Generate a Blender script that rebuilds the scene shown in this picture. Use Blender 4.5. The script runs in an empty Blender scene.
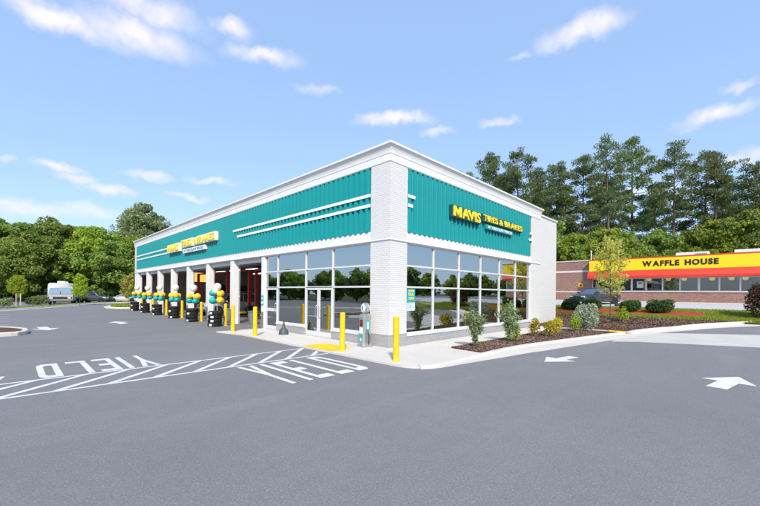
import bpy, bmesh, math, random
import numpy as np
from mathutils import Vector, Matrix
R = math.radians
random.seed(7); rng = np.random.default_rng(7)
scn = bpy.context.scene
col = scn.collection

# ------------------------------------------------------------------ camera
# world frame: the shop's front corner is the origin, +X runs along the short glass front, +Y along the long bay front
TH = 0.77696
cam_d = bpy.data.cameras.new('camera'); cam = bpy.data.objects.new('camera', cam_d); col.objects.link(cam)
cam_d.sensor_width = 36; cam_d.lens = 36*361.4/760; cam_d.shift_y = 40.15/760
cam_d.clip_end = 3000; cam_d.clip_start = 0.05
fwd = Vector((math.cos(TH), math.sin(TH), 0))
cam.matrix_world = Matrix.Translation((-8.974, -8.395, 1.9)) @ fwd.to_track_quat('-Z', 'Y').to_matrix().to_4x4() @ Matrix.Rotation(0.0104, 4, 'Z')
scn.camera = cam
CAM = Vector((-8.974, -8.395, 1.9)); RIGHT = Vector((math.sin(TH), -math.cos(TH), 0))

# ------------------------------------------------------------------ sun, sky, exposure
SUN_EL = 40; SUN_DIR = Vector((-0.66, -0.75, 0)).normalized()
sd = Vector((SUN_DIR.x*math.cos(R(SUN_EL)), SUN_DIR.y*math.cos(R(SUN_EL)), math.sin(R(SUN_EL))))
sun_d = bpy.data.lights.new('sun', 'SUN'); sun = bpy.data.objects.new('sun', sun_d); col.objects.link(sun)
sun_d.energy = 3.0; sun_d.angle = R(6); sun_d.color = (1, .925, .80)
sun.rotation_euler = (-sd).to_track_quat('-Z', 'Y').to_euler(); sun.location = sd*80

world = bpy.data.worlds.new('World'); scn.world = world; world.use_nodes = True
wn = world.node_tree.nodes; wl = world.node_tree.links; wn.clear()
def WN(t, **k):
    n = wn.new(t)
    for a, b in k.items(): setattr(n, a, b)
    return n
sky = WN('ShaderNodeTexSky', sky_type='NISHITA', sun_disc=False, sun_elevation=R(SUN_EL),
         sun_rotation=math.atan2(SUN_DIR.x, SUN_DIR.y), altitude=100, air_density=1.0, dust_density=.8, ozone_density=1.0)
tc = WN('ShaderNodeTexCoord')
nz = WN('ShaderNodeTexNoise'); nz.inputs['Scale'].default_value = 16; nz.inputs['Detail'].default_value = 7; nz.inputs['Roughness'].default_value = .6
wl.new(tc.outputs['Generated'], nz.inputs['Vector'])
sub = WN('ShaderNodeVectorMath', operation='SUBTRACT'); wl.new(nz.outputs['Color'], sub.inputs[0]); sub.inputs[1].default_value = (.5, .5, .5)
scl = WN('ShaderNodeVectorMath', operation='SCALE'); wl.new(sub.outputs[0], scl.inputs[0]); scl.inputs['Scale'].default_value = .06
add = WN('ShaderNodeVectorMath', operation='ADD'); wl.new(tc.outputs['Generated'], add.inputs[0]); wl.new(scl.outputs[0], add.inputs[1])
def pix_dir(x, y):
    u, v = x-380, y-293.15; c, s = math.cos(.0104), math.sin(.0104)
    u0, v0 = c*u+s*v, -s*u+c*v
    d = fwd*361.4 + RIGHT*u0 + Vector((0, 0, -v0)); return d.normalized()
# fair-weather clouds: (direction, half width, half height in radians, strength)
clouds = []
for x, y, w, h, s in [(58, 18, 58, 15, 1), (140, 36, 68, 22, .9), (150, 8, 62, 16, .8), (232, 28, 24, 11, .85), (262, 55, 44, 10, .8), (320, 90, 26, 5, .5),
                      (395, 119, 46, 7, .9), (437, 131, 20, 5, .6), (498, 121, 24, 5, .75), (582, 32, 52, 15, 1), (520, 55, 14, 4, .4), (715, 114, 50, 9, .9),
                      (745, 156, 34, 9, .7), (740, 87, 20, 4, .5), (60, 168, 34, 6, .7), (80, 180, 28, 6, .7), (110, 192, 34, 5, .7), (150, 177, 30, 5, .7),
                      (188, 198, 24, 4, .6), (212, 181, 28, 4, .6), (30, 207, 75, 9, .6), (90, 211, 60, 7, .5), (5, 158, 14, 4, .6), (645, 195, 60, 12, .6)]:
    d = pix_dir(x, y); e = pix_dir(x+w, y); g = pix_dir(x, y-h)
    clouds.append((d, d.angle(e), max(d.angle(g), .008), s))
for k in range(16):
    az = R(200 + k*21 + random.uniform(-7, 7))+TH; el = R(random.choice([11, 16, 24, 33, 48])+random.uniform(-2, 2))
    if abs(((az-TH+math.pi) % (2*math.pi))-math.pi) < R(52): continue
    clouds.append((Vector((math.cos(az)*math.cos(el), math.sin(az)*math.cos(el), math.sin(el))), random.uniform(.07, .17), random.uniform(.015, .04), random.uniform(.5, .9)))
acc = None
for d, w, h, s in clouds:
    m = WN('ShaderNodeMapping', vector_type='TEXTURE')
    m.inputs['Location'].default_value = d
    m.inputs['Rotation'].default_value = (0, -math.asin(d.z), math.atan2(d.y, d.x))
    m.inputs['Scale'].default_value = (w*2, w*1.15, h*1.35)
    wl.new(add.outputs[0], m.inputs['Vector'])
    ln = WN('ShaderNodeVectorMath', operation='LENGTH'); wl.new(m.outputs[0], ln.inputs[0])
    mr = WN('ShaderNodeMapRange', interpolation_type='SMOOTHSTEP'); wl.new(ln.outputs['Value'], mr.inputs['Value'])
    mr.inputs['From Min'].default_value = 1.0; mr.inputs['From Max'].default_value = .1
    mr.inputs['To Min'].default_value = 0; mr.inputs['To Max'].default_value = s
    if acc is None: acc = mr.outputs[0]
    else:
        mx = WN('ShaderNodeMath', operation='MAXIMUM'); wl.new(acc, mx.inputs[0]); wl.new(mr.outputs[0], mx.inputs[1]); acc = mx.outputs[0]
n2 = WN('ShaderNodeTexNoise'); n2.inputs['Scale'].default_value = 26; n2.inputs['Detail'].default_value = 6
wl.new(tc.outputs['Generated'], n2.inputs['Vector'])
br = WN('ShaderNodeMapRange'); wl.new(n2.outputs['Fac'], br.inputs['Value'])
br.inputs['From Min'].default_value = .25; br.inputs['From Max'].default_value = .6; br.inputs['To Min'].default_value = .5; br.inputs['To Max'].default_value = 1.05
cf = WN('ShaderNodeMath', operation='MULTIPLY', use_clamp=True); wl.new(acc, cf.inputs[0]); wl.new(br.outputs[0], cf.inputs[1])
SKY_STR = .15
hs = WN('ShaderNodeMix', data_type='RGBA'); hs.inputs[0].default_value = 0.68   # flat periwinkle blended over the whole dome to even out the sky's gradient
wl.new(sky.outputs[0], hs.inputs[6]); hs.inputs[7].default_value = (1.62, 2.42, 3.95, 1)
cm = WN('ShaderNodeMix', data_type='RGBA'); wl.new(cf.outputs[0], cm.inputs[0]); wl.new(hs.outputs[2], cm.inputs[6])
cm.inputs[7].default_value = (4.0, 3.8, 4.25, 1)
bg = WN('ShaderNodeBackground'); bg.inputs['Strength'].default_value = SKY_STR; wl.new(cm.outputs[2], bg.inputs['Color'])
wo = WN('ShaderNodeOutputWorld'); wl.new(bg.outputs[0], wo.inputs['Surface'])

vs = scn.view_settings
vs.view_transform = 'Standard'; vs.look = 'None'; vs.gamma = 1; vs.use_curve_mapping = False; vs.exposure = 0.82

# ------------------------------------------------------------------ helpers
class MB:
    def __init__(s): s.v = []; s.f = []; s.m = []
    def add(s, vs_, fs, m=0):
        o = len(s.v); s.v += [tuple(p) for p in vs_]; s.f += [tuple(i+o for i in f) for f in fs]; s.m += [m]*len(fs); return s
    def box(s, x0, y0, z0, x1, y1, z1, m=0):
        return s.add([(x0,y0,z0),(x1,y0,z0),(x1,y1,z0),(x0,y1,z0),(x0,y0,z1),(x1,y0,z1),(x1,y1,z1),(x0,y1,z1)],
                     [(0,3,2,1),(4,5,6,7),(0,1,5,4),(1,2,6,5),(2,3,7,6),(3,0,4,7)], m)
    def prism(s, pts, fn, m=0):          # pts: 2D polygon, fn(u, v, k) -> 3D for k = 0 / 1
        n = len(pts)
        return s.add([fn(u, v, 0) for u, v in pts]+[fn(u, v, 1) for u, v in pts],
                     [tuple(range(n))[::-1], tuple(range(n, 2*n))]+[(i, (i+1) % n, n+(i+1) % n, n+i) for i in range(n)], m)
    def slab(s, pts, z0, z1, m=0): return s.prism(pts, lambda u, v, k: (u, v, z1 if k else z0), m)
    def lathe(s, prof, n=16, c=(0,0,0), axis='z', m=0, cap=True):
        vs_ = []; fs = []
        for r, z in prof:
            for i in range(n):
                a = 2*math.pi*i/n; p = (r*math.cos(a), r*math.sin(a), z)
                if axis == 'x': p = (p[2], p[0], p[1])
                if axis == 'y': p = (p[0], p[2], p[1])
                vs_.append((p[0]+c[0], p[1]+c[1], p[2]+c[2]))
        k = len(prof)
        for j in range(k-1):
            for i in range(n): fs.append((j*n+i, j*n+(i+1) % n, (j+1)*n+(i+1) % n, (j+1)*n+i))
        if cap: fs.append(tuple(range(n))[::-1]); fs.append(tuple((k-1)*n+i for i in range(n)))
        return s.add(vs_, fs, m)
    def tube(s, pts, rad, n=8, m=0):
        vs_ = []; fs = []; pts = [Vector(p) for p in pts]
        if not hasattr(rad, '__len__'): rad = [rad]*len(pts)
        for i, p in enumerate(pts):
            t = (pts[min(i+1, len(pts)-1)]-pts[max(i-1, 0)]).normalized()
            a = t.cross(Vector((0,0,1)) if abs(t.z) < .95 else Vector((1,0,0))).normalized(); b = t.cross(a)
            for k in range(n):
                w = 2*math.pi*k/n; vs_.append(p+(a*math.cos(w)+b*math.sin(w))*rad[i])
        for i in range(len(pts)-1):
            for k in range(n): fs.append((i*n+k, i*n+(k+1) % n, (i+1)*n+(k+1) % n, (i+1)*n+k))
        fs.append(tuple(range(n))[::-1]); fs.append(tuple((len(pts)-1)*n+k for k in range(n)))
        return s.add(vs_, fs, m)
    def loft(s, rings, m=0, cap=True):
        n = len(rings[0]); vs_ = [p for r in rings for p in r]; fs = []
        for j in range(len(rings)-1):
            for i in range(n): fs.append((j*n+i, j*n+(i+1) % n, (j+1)*n+(i+1) % n, (j+1)*n+i))
        if cap: fs.append(tuple(range(n))[::-1]); fs.append(tuple((len(rings)-1)*n+i for i in range(n)))
        return s.add(vs_, fs, m)
    def mesh(s, name, mats, smooth=False, fix=True):
        me = bpy.data.meshes.new(name); me.from_pydata(s.v, [], s.f)
        if not isinstance(mats, (list, tuple)): mats = [mats]
        for m in mats: me.materials.append(m)
        me.polygons.foreach_set('material_index', s.m)
        if fix:
            bm = bmesh.new(); bm.from_mesh(me); bmesh.ops.recalc_face_normals(bm, faces=bm.faces); bm.to_mesh(me); bm.free()
        if smooth:
            me.polygons.foreach_set('use_smooth', [True]*len(me.polygons)); me.set_sharp_from_angle(angle=R(38))
        me.update(); return me
    def build(s, name, mats, parent=None, smooth=False, fix=True, bevel=0):
        return link(name, s.mesh(name, mats, smooth, fix), parent, bevel)
def link(name, me, parent=None, bevel=0):
    o = bpy.data.objects.new(name, me); col.objects.link(o)
    if parent: o.parent = parent
    if bevel:
        b = o.modifiers.new('bevel', 'BEVEL'); b.width = bevel; b.segments = 2; b.limit_method = 'ANGLE'
    return o
def tag(o, label=None, cat=None, group=None, kind=None):
    if label: o['label'] = label
    if cat: o['category'] = cat
    if group: o['group'] = group
    if kind: o['kind'] = kind
    return o
def thing(name, label, cat, loc=(0,0,0), rz=0, group=None):
    o = bpy.data.objects.new(name, None); col.objects.link(o); o.location = loc; o.rotation_euler = (0,0,rz); o.empty_display_size = .2
    return tag(o, label, cat, group)
def copy_tree(o, parent=None):
    c = o.copy(); col.objects.link(c); c.parent = parent
    for ch in list(o.children): copy_tree(ch, c)
    return c
def place(o, loc, rz=0, s=1, label=None, group=None):
    o.location = loc; o.rotation_euler = (0,0,rz); o.scale = (s,s,s) if not hasattr(s, '__len__') else s
    return tag(o, label, None, group)

# ------------------------------------------------------------------ materials
def newmat(name):
    m = bpy.data.materials.new(name); m.use_nodes = True; nt = m.node_tree; nt.nodes.clear()
    out = nt.nodes.new('ShaderNodeOutputMaterial'); p = nt.nodes.new('ShaderNodeBsdfPrincipled'); nt.links.new(p.outputs[0], out.inputs[0])
    return m, nt, p, out
def N(nt, t, **k):
    n = nt.nodes.new(t)
    for a, b in k.items():
        if isinstance(a, str) and hasattr(n, a): setattr(n, a, b)
    return n
def noise(nt, scale, detail=4, rough=.55, vec=None, coord='Object'):
    n = nt.nodes.new('ShaderNodeTexNoise'); n.inputs['Scale'].default_value = scale; n.inputs['Detail'].default_value = detail; n.inputs['Roughness'].default_value = rough
    if vec is None:
        t = nt.nodes.new('ShaderNodeTexCoord'); vec = t.outputs[coord]
    nt.links.new(vec, n.inputs['Vector']); return n
def mixc(nt, fac, a, b, blend='MIX'):
    m = nt.nodes.new('ShaderNodeMix'); m.data_type = 'RGBA'; m.blend_type = blend
    for sock, v in ((m.inputs[0], fac), (m.inputs[6], a), (m.inputs[7], b)):
        if hasattr(v, 'is_output'): nt.links.new(v, sock)
        elif isinstance(v, (int, float)): sock.default_value = v
        else: sock.default_value = (*v, 1)
    return m.outputs[2]
def ramp(nt, val, a, b, c=0, d=1):
    m = nt.nodes.new('ShaderNodeMapRange'); nt.links.new(val, m.inputs[0])
    for i, x in zip((1, 2, 3, 4), (a, b, c, d)): m.inputs[i].default_value = x
    return m.outputs[0]
def bump(nt, p, h, strength, dist=.01):
    b = nt.nodes.new('ShaderNodeBump'); b.inputs['Strength'].default_value = strength; b.inputs['Distance'].default_value = dist
    nt.links.new(h, b.inputs['Height']); nt.links.new(b.outputs[0], p.inputs['Normal'])
def pm(name, c, rough=.6, metal=0, var=.12, scale=3, bmp=0, bscale=60, spec=.5, coat=0, coord='Object'):
    m, nt, p, out = newmat(name)
    n = noise(nt, scale, 5, .6, coord=coord)
    dark = tuple(x*(1-var) for x in c); light = tuple(min(1, x*(1+var)) for x in c)
    nt.links.new(mixc(nt, ramp(nt, n.outputs['Fac'], .3, .7), dark, light), p.inputs['Base Color'])
    p.inputs['Roughness'].default_value = rough; p.inputs['Metallic'].default_value = metal
    p.inputs['Specular IOR Level'].default_value = spec; p.inputs['Coat Weight'].default_value = coat
    if bmp: bump(nt, p, noise(nt, bscale, 4, .6, coord=coord).outputs['Fac'], bmp)
    return m
def leafmat(name, cols, transl=.35, rough=.55):
    m, nt, p, out = newmat(name)
    g = nt.nodes.new('ShaderNodeNewGeometry'); oi = nt.nodes.new('ShaderNodeObjectInfo')
    cr = nt.nodes.new('ShaderNodeValToRGB'); e = cr.color_ramp.elements
    while len(e) < len(cols): e.new(.5)
    for i, c in enumerate(cols): e[i].position = i/(len(cols)-1); e[i].color = (*c, 1)
    nt.links.new(g.outputs['Random Per Island'], cr.inputs[0])
    n = noise(nt, .45, 3); c1 = mixc(nt, ramp(nt, n.outputs['Fac'], .35, .65, 0, .55), cr.outputs[0], cols[-1])
    hsv = nt.nodes.new('ShaderNodeHueSaturation'); nt.links.new(c1, hsv.inputs['Color'])
    nt.links.new(ramp(nt, oi.outputs['Random'], 0, 1, .78, 1.2), hsv.inputs['Value']); nt.links.new(ramp(nt, oi.outputs['Random'], 0, 1, .485, .51), hsv.inputs['Hue'])
    nt.links.new(hsv.outputs[0], p.inputs['Base Color']); p.inputs['Roughness'].default_value = rough; p.inputs['Specular IOR Level'].default_value = .3
    t = nt.nodes.new('ShaderNodeBsdfTranslucent'); nt.links.new(hsv.outputs[0], t.inputs['Color'])
    mx = nt.nodes.new('ShaderNodeMixShader'); mx.inputs[0].default_value = transl
    nt.links.new(p.outputs[0], mx.inputs[1]); nt.links.new(t.outputs[0], mx.inputs[2]); nt.links.new(mx.outputs[0], out.inputs[0])
    return m
def brickmat(name, c1, c2, mortar, axes, bw=.203, bh=.0677, mort=.011, bstr=.6, rough=.85, var=.0, bd=.008):
    m, nt, p, out = newmat(name)
    t = nt.nodes.new('ShaderNodeTexCoord'); sx = nt.nodes.new('ShaderNodeSeparateXYZ'); nt.links.new(t.outputs['Object'], sx.inputs[0])
    cx = nt.nodes.new('ShaderNodeCombineXYZ')
    if axes == 'XYsum':
        a = nt.nodes.new('ShaderNodeMath'); a.operation = 'ADD'; nt.links.new(sx.outputs[0], a.inputs[0]); nt.links.new(sx.outputs[1], a.inputs[1]); nt.links.new(a.outputs[0], cx.inputs[0])
    else: nt.links.new(sx.outputs[axes], cx.inputs[0])
    nt.links.new(sx.outputs[2], cx.inputs[1])
    b = nt.nodes.new('ShaderNodeTexBrick'); nt.links.new(cx.outputs[0], b.inputs['Vector'])
    b.inputs['Scale'].default_value = 1; b.inputs['Brick Width'].default_value = bw; b.inputs['Row Height'].default_value = bh; b.inputs['Mortar Size'].default_value = mort
    b.inputs['Mortar Smooth'].default_value = .3; b.inputs['Bias'].default_value = 0
    b.inputs['Color1'].default_value = (*c1, 1); b.inputs['Color2'].default_value = (*c2, 1); b.inputs['Mortar'].default_value = (*mortar, 1)
    n = noise(nt, 2.2, 5); c = mixc(nt, ramp(nt, n.outputs['Fac'], .3, .7, 0, .22 if c1[0] < .5 else .10), b.outputs['Color'], tuple(x*.72 for x in c1))
    nt.links.new(c, p.inputs['Base Color']); p.inputs['Roughness'].default_value = rough
    n2 = noise(nt, 34, 4); inv = nt.nodes.new('ShaderNodeMath'); inv.operation = 'SUBTRACT'; nt.links.new(n2.outputs['Fac'], inv.inputs[0]); nt.links.new(b.outputs['Fac'], inv.inputs[1])
    bump(nt, p, inv.outputs[0], bstr, bd)
    return m

M = {}
# asphalt: aggregate speckle, large pale and dark drifts, faint tyre-worn streaks
m, nt, p, out = newmat('asphalt'); M['asphalt'] = m
big = noise(nt, .16, 6, .6); mid = noise(nt, 1.1, 5, .6); fine = noise(nt, 120, 3, .75)
tcx = nt.nodes.new('ShaderNodeTexCoord'); mp = nt.nodes.new('ShaderNodeMapping'); nt.links.new(tcx.outputs['Object'], mp.inputs[0])
mp.inputs['Rotation'].default_value = (0, 0, R(38)); mp.inputs['Scale'].default_value = (.12, 1.1, 1)
strk = noise(nt, 1.0, 4, .5, vec=mp.outputs[0])
c = mixc(nt, ramp(nt, big.outputs['Fac'], .3, .7), (.180, .176, .186), (.245, .241, .251))
c = mixc(nt, ramp(nt, mid.outputs['Fac'], .35, .7, 0, .45), c, (.168, .166, .176))
c = mixc(nt, ramp(nt, strk.outputs['Fac'], .52, .72, 0, .4), c, (.29, .286, .296))
c = mixc(nt, ramp(nt, fine.outputs['Fac'], .35, .68, 0, 1), mixc(nt, .42, c, (.05, .05, .055)), mixc(nt, .30, c, (.33, .33, .34)))
grit = noise(nt, 42, 4, .8); blot = noise(nt, 5.5, 5, .7)
c = mixc(nt, ramp(nt, blot.outputs['Fac'], .38, .68, 0, .30), c, (.13, .128, .136))
c = mixc(nt, ramp(nt, grit.outputs['Fac'], .50, .66, 0, .55), c, (.10, .098, .105)); c = mixc(nt, ramp(nt, grit.outputs['Fac'], .46, .34, 0, .5), c, (.36, .355, .365))
nt.links.new(c, p.inputs['Base Color']); p.inputs['Roughness'].default_value = .85; p.inputs['Specular IOR Level'].default_value = .3
bump(nt, p, fine.outputs['Fac'], .35, .003)
def concrete(name, c, stain=.25):
    m, nt, p, out = newmat(name)
    a = noise(nt, .8, 6, .65); b = noise(nt, 45, 3, .6); d = noise(nt, 3.2, 5, .7)
    x = mixc(nt, ramp(nt, a.outputs['Fac'], .3, .72), tuple(v*.86 for v in c), c)
    x = mixc(nt, ramp(nt, d.outputs['Fac'], .55, .75, 0, stain), x, (c[0]*.62, c[1]*.53, c[2]*.44))
    x = mixc(nt, ramp(nt, b.outputs['Fac'], .3, .7, 0, .16), x, tuple(v*.6 for v in c))
    nt.links.new(x, p.inputs['Base Color']); p.inputs['Roughness'].default_value = .85; p.inputs['Specular IOR Level'].default_value = .3
    bump(nt, p, b.outputs['Fac'], .3, .004); return m
M['conc'] = concrete('concrete_walk', (.62, .585, .545)); M['kerbm'] = concrete('concrete_kerb', (.62, .585, .54), .4)
M['apron'] = concrete('concrete_apron', (.54, .52, .495), .15); M['lotpale'] = concrete('pale_lot', (.50, .50, .51), .1)
# road paint with worn speckle
m, nt, p, out = newmat('road_paint'); M['paint'] = m
w1 = noise(nt, 38, 5, .75); w2 = noise(nt, 2.5, 4)
f = nt.nodes.new('ShaderNodeMath'); f.operation = 'MULTIPLY'; nt.links.new(ramp(nt, w1.outputs['Fac'], .48, .66), f.inputs[0]); nt.links.new(ramp(nt, w2.outputs['Fac'], .42, .62), f.inputs[1])
nt.links.new(mixc(nt, f.outputs[0], (.66, .66, .67), (.16, .16, .17)), p.inputs['Base Color']); p.inputs['Roughness'].default_value = .65
bump(nt, p, w1.outputs['Fac'], .3, .004)
M['yellow'] = pm('yellow_paint', (.80, .50, .008), .38, var=.10, scale=6, bmp=.04, bscale=40)
M['yellowpad'] = pm('yellow_tactile', (.76, .46, .01), .7, var=.15, scale=4, bmp=.4, bscale=50)
M['wbrick'] = brickmat('white_painted_brick', (.665, .66, .65), (.63, .625, .615), (.57, .565, .555), 'XYsum', bstr=.6, rough=.7, bd=.016)
M['white'] = pm('white_trim', (.70, .695, .685), .55, var=.05, scale=2, bmp=.06, bscale=30)
M['block'] = brickmat('grey_block_base', (.33, .33, .34), (.29, .29, .30), (.38, .38, .38), 'XYsum', bw=.4, bh=.2, mort=.012, bstr=.5)
M['teal'] = pm('teal_metal', (.005, .262, .272), .42, var=.05, scale=.9, spec=.4)
M['tealdark'] = pm('dark_green_return', (.004, .075, .070), .5, var=.05)
M['tealrib'] = pm('teal_rib', (.004, .22, .222), .42, var=.05, scale=.9, spec=.4)
M['stripe'] = pm('white_stripe', (.78, .79, .79), .45, var=.03)
M['alu'] = pm('white_aluminium_frame', (.62, .63, .64), .4, var=.04, metal=.1)
M['signyellow'] = pm('sign_yellow', (.86, .62, .012), .35, var=.03)
M['signsunlit'] = pm('sign_sunlit_cream', (.80, .77, .58), .4, var=.04)  # sunlight on the sign's returns is put into this cream colour
M['rubber'] = pm('tyre_rubber', (.014, .014, .015), .75, var=.3, scale=12, bmp=.2, bscale=60, spec=.35)
M['black'] = pm('black_plastic', (.018, .018, .02), .5, var=.2)
M['steel'] = pm('brushed_steel', (.55, .54, .52), .34, metal=.85, var=.12, scale=5)
M['chrome'] = pm('chrome', (.7, .7, .72), .12, metal=1, var=.04)
M['red'] = pm('red_enamel', (.46, .018, .014), .4, var=.12)
M['greyplastic'] = pm('grey_bin_plastic', (.13, .17, .19), .55, var=.1)
M['darkgreenplastic'] = pm('dark_receptacle', (.05, .07, .07), .5, var=.12)
M['floorin'] = pm('shop_floor', (.20, .19, .18), .4, var=.25, scale=1.2)
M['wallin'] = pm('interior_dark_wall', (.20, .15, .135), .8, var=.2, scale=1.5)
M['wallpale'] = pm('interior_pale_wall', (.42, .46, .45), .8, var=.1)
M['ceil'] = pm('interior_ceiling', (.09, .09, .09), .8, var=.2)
M['balteal'] = pm('balloon_teal', (.004, .34, .36), .16, var=.03, coat=.4)
M['balyel'] = pm('balloon_yellow', (.86, .53, .012), .16, var=.03, coat=.4)
M['balwhite'] = pm('balloon_white', (.74, .75, .77), .14, var=.03, coat=.4)
M['paperteal'] = pm('poster_teal', (.01, .36, .38), .4, var=.04); M['paper'] = pm('poster_paper', (.55, .68, .66), .5, var=.06)
M['mulch'] = pm('mulch', (.11, .068, .054), .95, var=.5, scale=28, bmp=1, bscale=42, spec=.1)
M['chip'] = leafmat('mulch_chip', [(.06, .034, .026), (.14, .088, .068), (.24, .16, .13)], 0, .95)
M['redmulch'] = pm('red_mulch', (.33, .060, .035), .95, var=.4, scale=22, bmp=1, bscale=42, spec=.1)
M['soil'] = pm('lawn_soil', (.14, .18, .03), .95, var=.4, scale=1.3, bmp=.6, bscale=25, spec=.1)
M['earth'] = pm('earth', (.06, .075, .03), .95, var=.35, scale=.2, spec=.1)
M['grass'] = leafmat('grass_blades', [(.15, .21, .018), (.23, .30, .025), (.33, .36, .05)], .4)
M['straw'] = leafmat('ground_cover', [(.20, .16, .03), (.26, .20, .04), (.16, .19, .03), (.30, .16, .06)], .3)
M['bark'] = pm('bark', (.105, .082, .066), .95, var=.35, scale=5, bmp=1, bscale=14, spec=.1)
M['pinebark'] = pm('pine_bark', (.15, .105, .085), .95, var=.35, scale=4, bmp=1, bscale=10, spec=.1)
M['decid'] = leafmat('broadleaf', [(.06, .12, .022), (.19, .31, .058), (.40, .53, .12)], .52)
M['decid2'] = leafmat('broadleaf_bright', [(.08, .15, .016), (.24, .37, .040), (.48, .58, .09)], .52)
M['decid3'] = leafmat('broadleaf_grey', [(.10, .15, .060), (.23, .32, .13), (.42, .51, .24)], .5)
M['pine'] = leafmat('pine_needles', [(.095, .145, .055), (.145, .205, .078), (.21, .28, .10)], .45)
M['sapl'] = leafmat('sapling_leaf', [(.27, .45, .03), (.44, .60, .04), (.62, .68, .09)], .58)
M['sapl2'] = leafmat('sapling_leaf_pale', [(.36, .42, .06), (.52, .53, .10), (.64, .56, .18)], .55)
M['varieg'] = leafmat('silver_leaf', [(.15, .25, .08), (.26, .37, .14), (.46, .54, .32)], .42)
M['varieg2'] = leafmat('silver_grey_leaf', [(.16, .21, .13), (.27, .32, .22), (.40, .45, .34)], .35)
M['gold'] = leafmat('gold_leaf', [(.30, .33, .012), (.50, .47, .02), (.62, .45, .04)], .45)
M['lime'] = leafmat('lime_leaf', [(.17, .27, .012), (.29, .42, .02), (.38, .48, .03)], .45)
M['box'] = leafmat('boxwood_leaf', [(.022, .060, .014), (.042, .098, .022), (.075, .15, .03)], .25)
M['burg'] = leafmat('burgundy_leaf', [(.055, .012, .014), (.10, .03, .025), (.05, .09, .02), (.12, .05, .03)], .25)
M['whbrick'] = brickmat('red_brick', (.15, .050, .040), (.32, .130, .100), (.36, .28, .245), 1, bstr=.6, mort=.014)
M['whband'] = pm('pale_masonry_band', (.55, .53, .50), .8, var=.08)
M['whyellow'] = pm('diner_yellow', (.84, .57, .005), .38, var=.03, scale=.6)
M['whred'] = pm('diner_red', (.56, .040, .018), .5, var=.06, scale=.6)
M['blackletter'] = pm('black_letter', (.012, .012, .012), .4, var=.1)
M['rvwhite'] = pm('rv_white', (.40, .39, .385), .4, var=.05); M['rvbrown'] = pm('rv_stripe', (.30, .17, .13), .5, var=.1)
M['suvpaint'] = pm('suv_paint', (.045, .062, .072), .25, var=.05, coat=.6); M['silverpaint'] = pm('pale_car_paint', (.48, .48, .47), .25, var=.04, coat=.6)
M['darkpaint'] = pm('dark_car_paint', (.020, .022, .026), .2, var=.05, coat=.8); M['greyvan'] = pm('grey_van_paint', (.30, .31, .33), .3, var=.04, coat=.5)
M['tail'] = pm('red_lens', (.5, .01, .01), .2, var=.05); M['head'] = pm('headlamp_lens', (.6, .62, .64), .1, var=.03)
def glass(name, tint, ior):
    m, nt, p, out = newmat(name); nt.nodes.remove(p)
    t = nt.nodes.new('ShaderNodeBsdfTransparent'); t.inputs[0].default_value = (*tint, 1)
    g = nt.nodes.new('ShaderNodeBsdfGlossy'); g.inputs['Roughness'].default_value = .0; g.inputs['Color'].default_value = (.93, .98, .97, 1)
    b = noise(nt, .9, 2); bp = nt.nodes.new('ShaderNodeBump'); bp.inputs['Strength'].default_value = .035; bp.inputs['Distance'].default_value = .05
    nt.links.new(b.outputs['Fac'], bp.inputs['Height']); nt.links.new(bp.outputs[0], g.inputs['Normal'])
    fr = nt.nodes.new('ShaderNodeFresnel'); fr.inputs['IOR'].default_value = ior
    mx = nt.nodes.new('ShaderNodeMixShader'); nt.links.new(fr.outputs[0], mx.inputs[0]); nt.links.new(t.outputs[0], mx.inputs[1]); nt.links.new(g.outputs[0], mx.inputs[2])
    nt.links.new(mx.outputs[0], out.inputs[0]); return m
M['glass'] = glass('storefront_glass', (.66, .86, .82), 6.0)
M['carglass'] = pm('car_glass', (.015, .02, .022), .04, var=.05, spec=.9)
M['rvglass'] = pm('rv_glass', (.11, .19, .21), .04, var=.1, spec=1)
for k_ in ('carglass', 'rvglass'): M[k_].node_tree.nodes['Principled BSDF'].inputs['IOR'].default_value = 2.6
M['whglass'] = glass('diner_glass', (.5, .55, .55), 2.0)
def emis(name, c, s):
    m, nt, p, out = newmat(name); p.inputs['Base Color'].default_value = (*c, 1); p.inputs['Emission Color'].default_value = (*c, 1); p.inputs['Emission Strength'].default_value = s; return m
M['tube'] = emis('fluorescent_tube', (1, .97, .9), 4.0); M['globe'] = emis('diner_globe_lamp', (1, .62, .16), 1.1); M['lampy'] = emis('warm_panel', (1, .62, .12), .55)

# ------------------------------------------------------------------ terrain
TX = [-400, 12.5, 16, 17.2, 19, 21.5, 23.5, 26, 32, 400]; TZ = [0, 0, .13, .27, .50, .80, 1.0, 1.12, 1.36, 1.36]
def T(x): return float(np.interp(x, TX, TZ))
def sheet(name, x0, x1, y0, y1, dz, mat, ny=2):
    xs = sorted({x0, x1, *[x for x in TX if x0 < x < x1]}); ys = list(np.linspace(y0, y1, ny)); mb = MB()
    vs_ = [(x, y, T(x)+dz) for y in ys for x in xs]; n = len(xs)
    mb.add(vs_, [(j*n+i, j*n+i+1, (j+1)*n+i+1, (j+1)*n+i) for j in range(ny-1) for i in range(n-1)])
    return mb.build(name, mat, fix=False)
tag(sheet('ground', -400, 400, -400, 400, -.06, M['earth']), kind='structure')
lot = tag(sheet('parking_lot', -48, 70, -48, 68, 0, M['asphalt']), kind='structure')
def clip_poly(poly, x, keep_less):
    outp = []
    for i in range(len(poly)):
        a, b = poly[i], poly[(i+1) % len(poly)]
        ia, ib = (a[0] <= x) == keep_less or a[0] == x, (b[0] <= x) == keep_less or b[0] == x
        if ia: outp.append(a)
        if ia != ib:
            t = (x-a[0])/(b[0]-a[0]); outp.append((x, a[1]+t*(b[1]-a[1])))
    return outp
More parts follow.
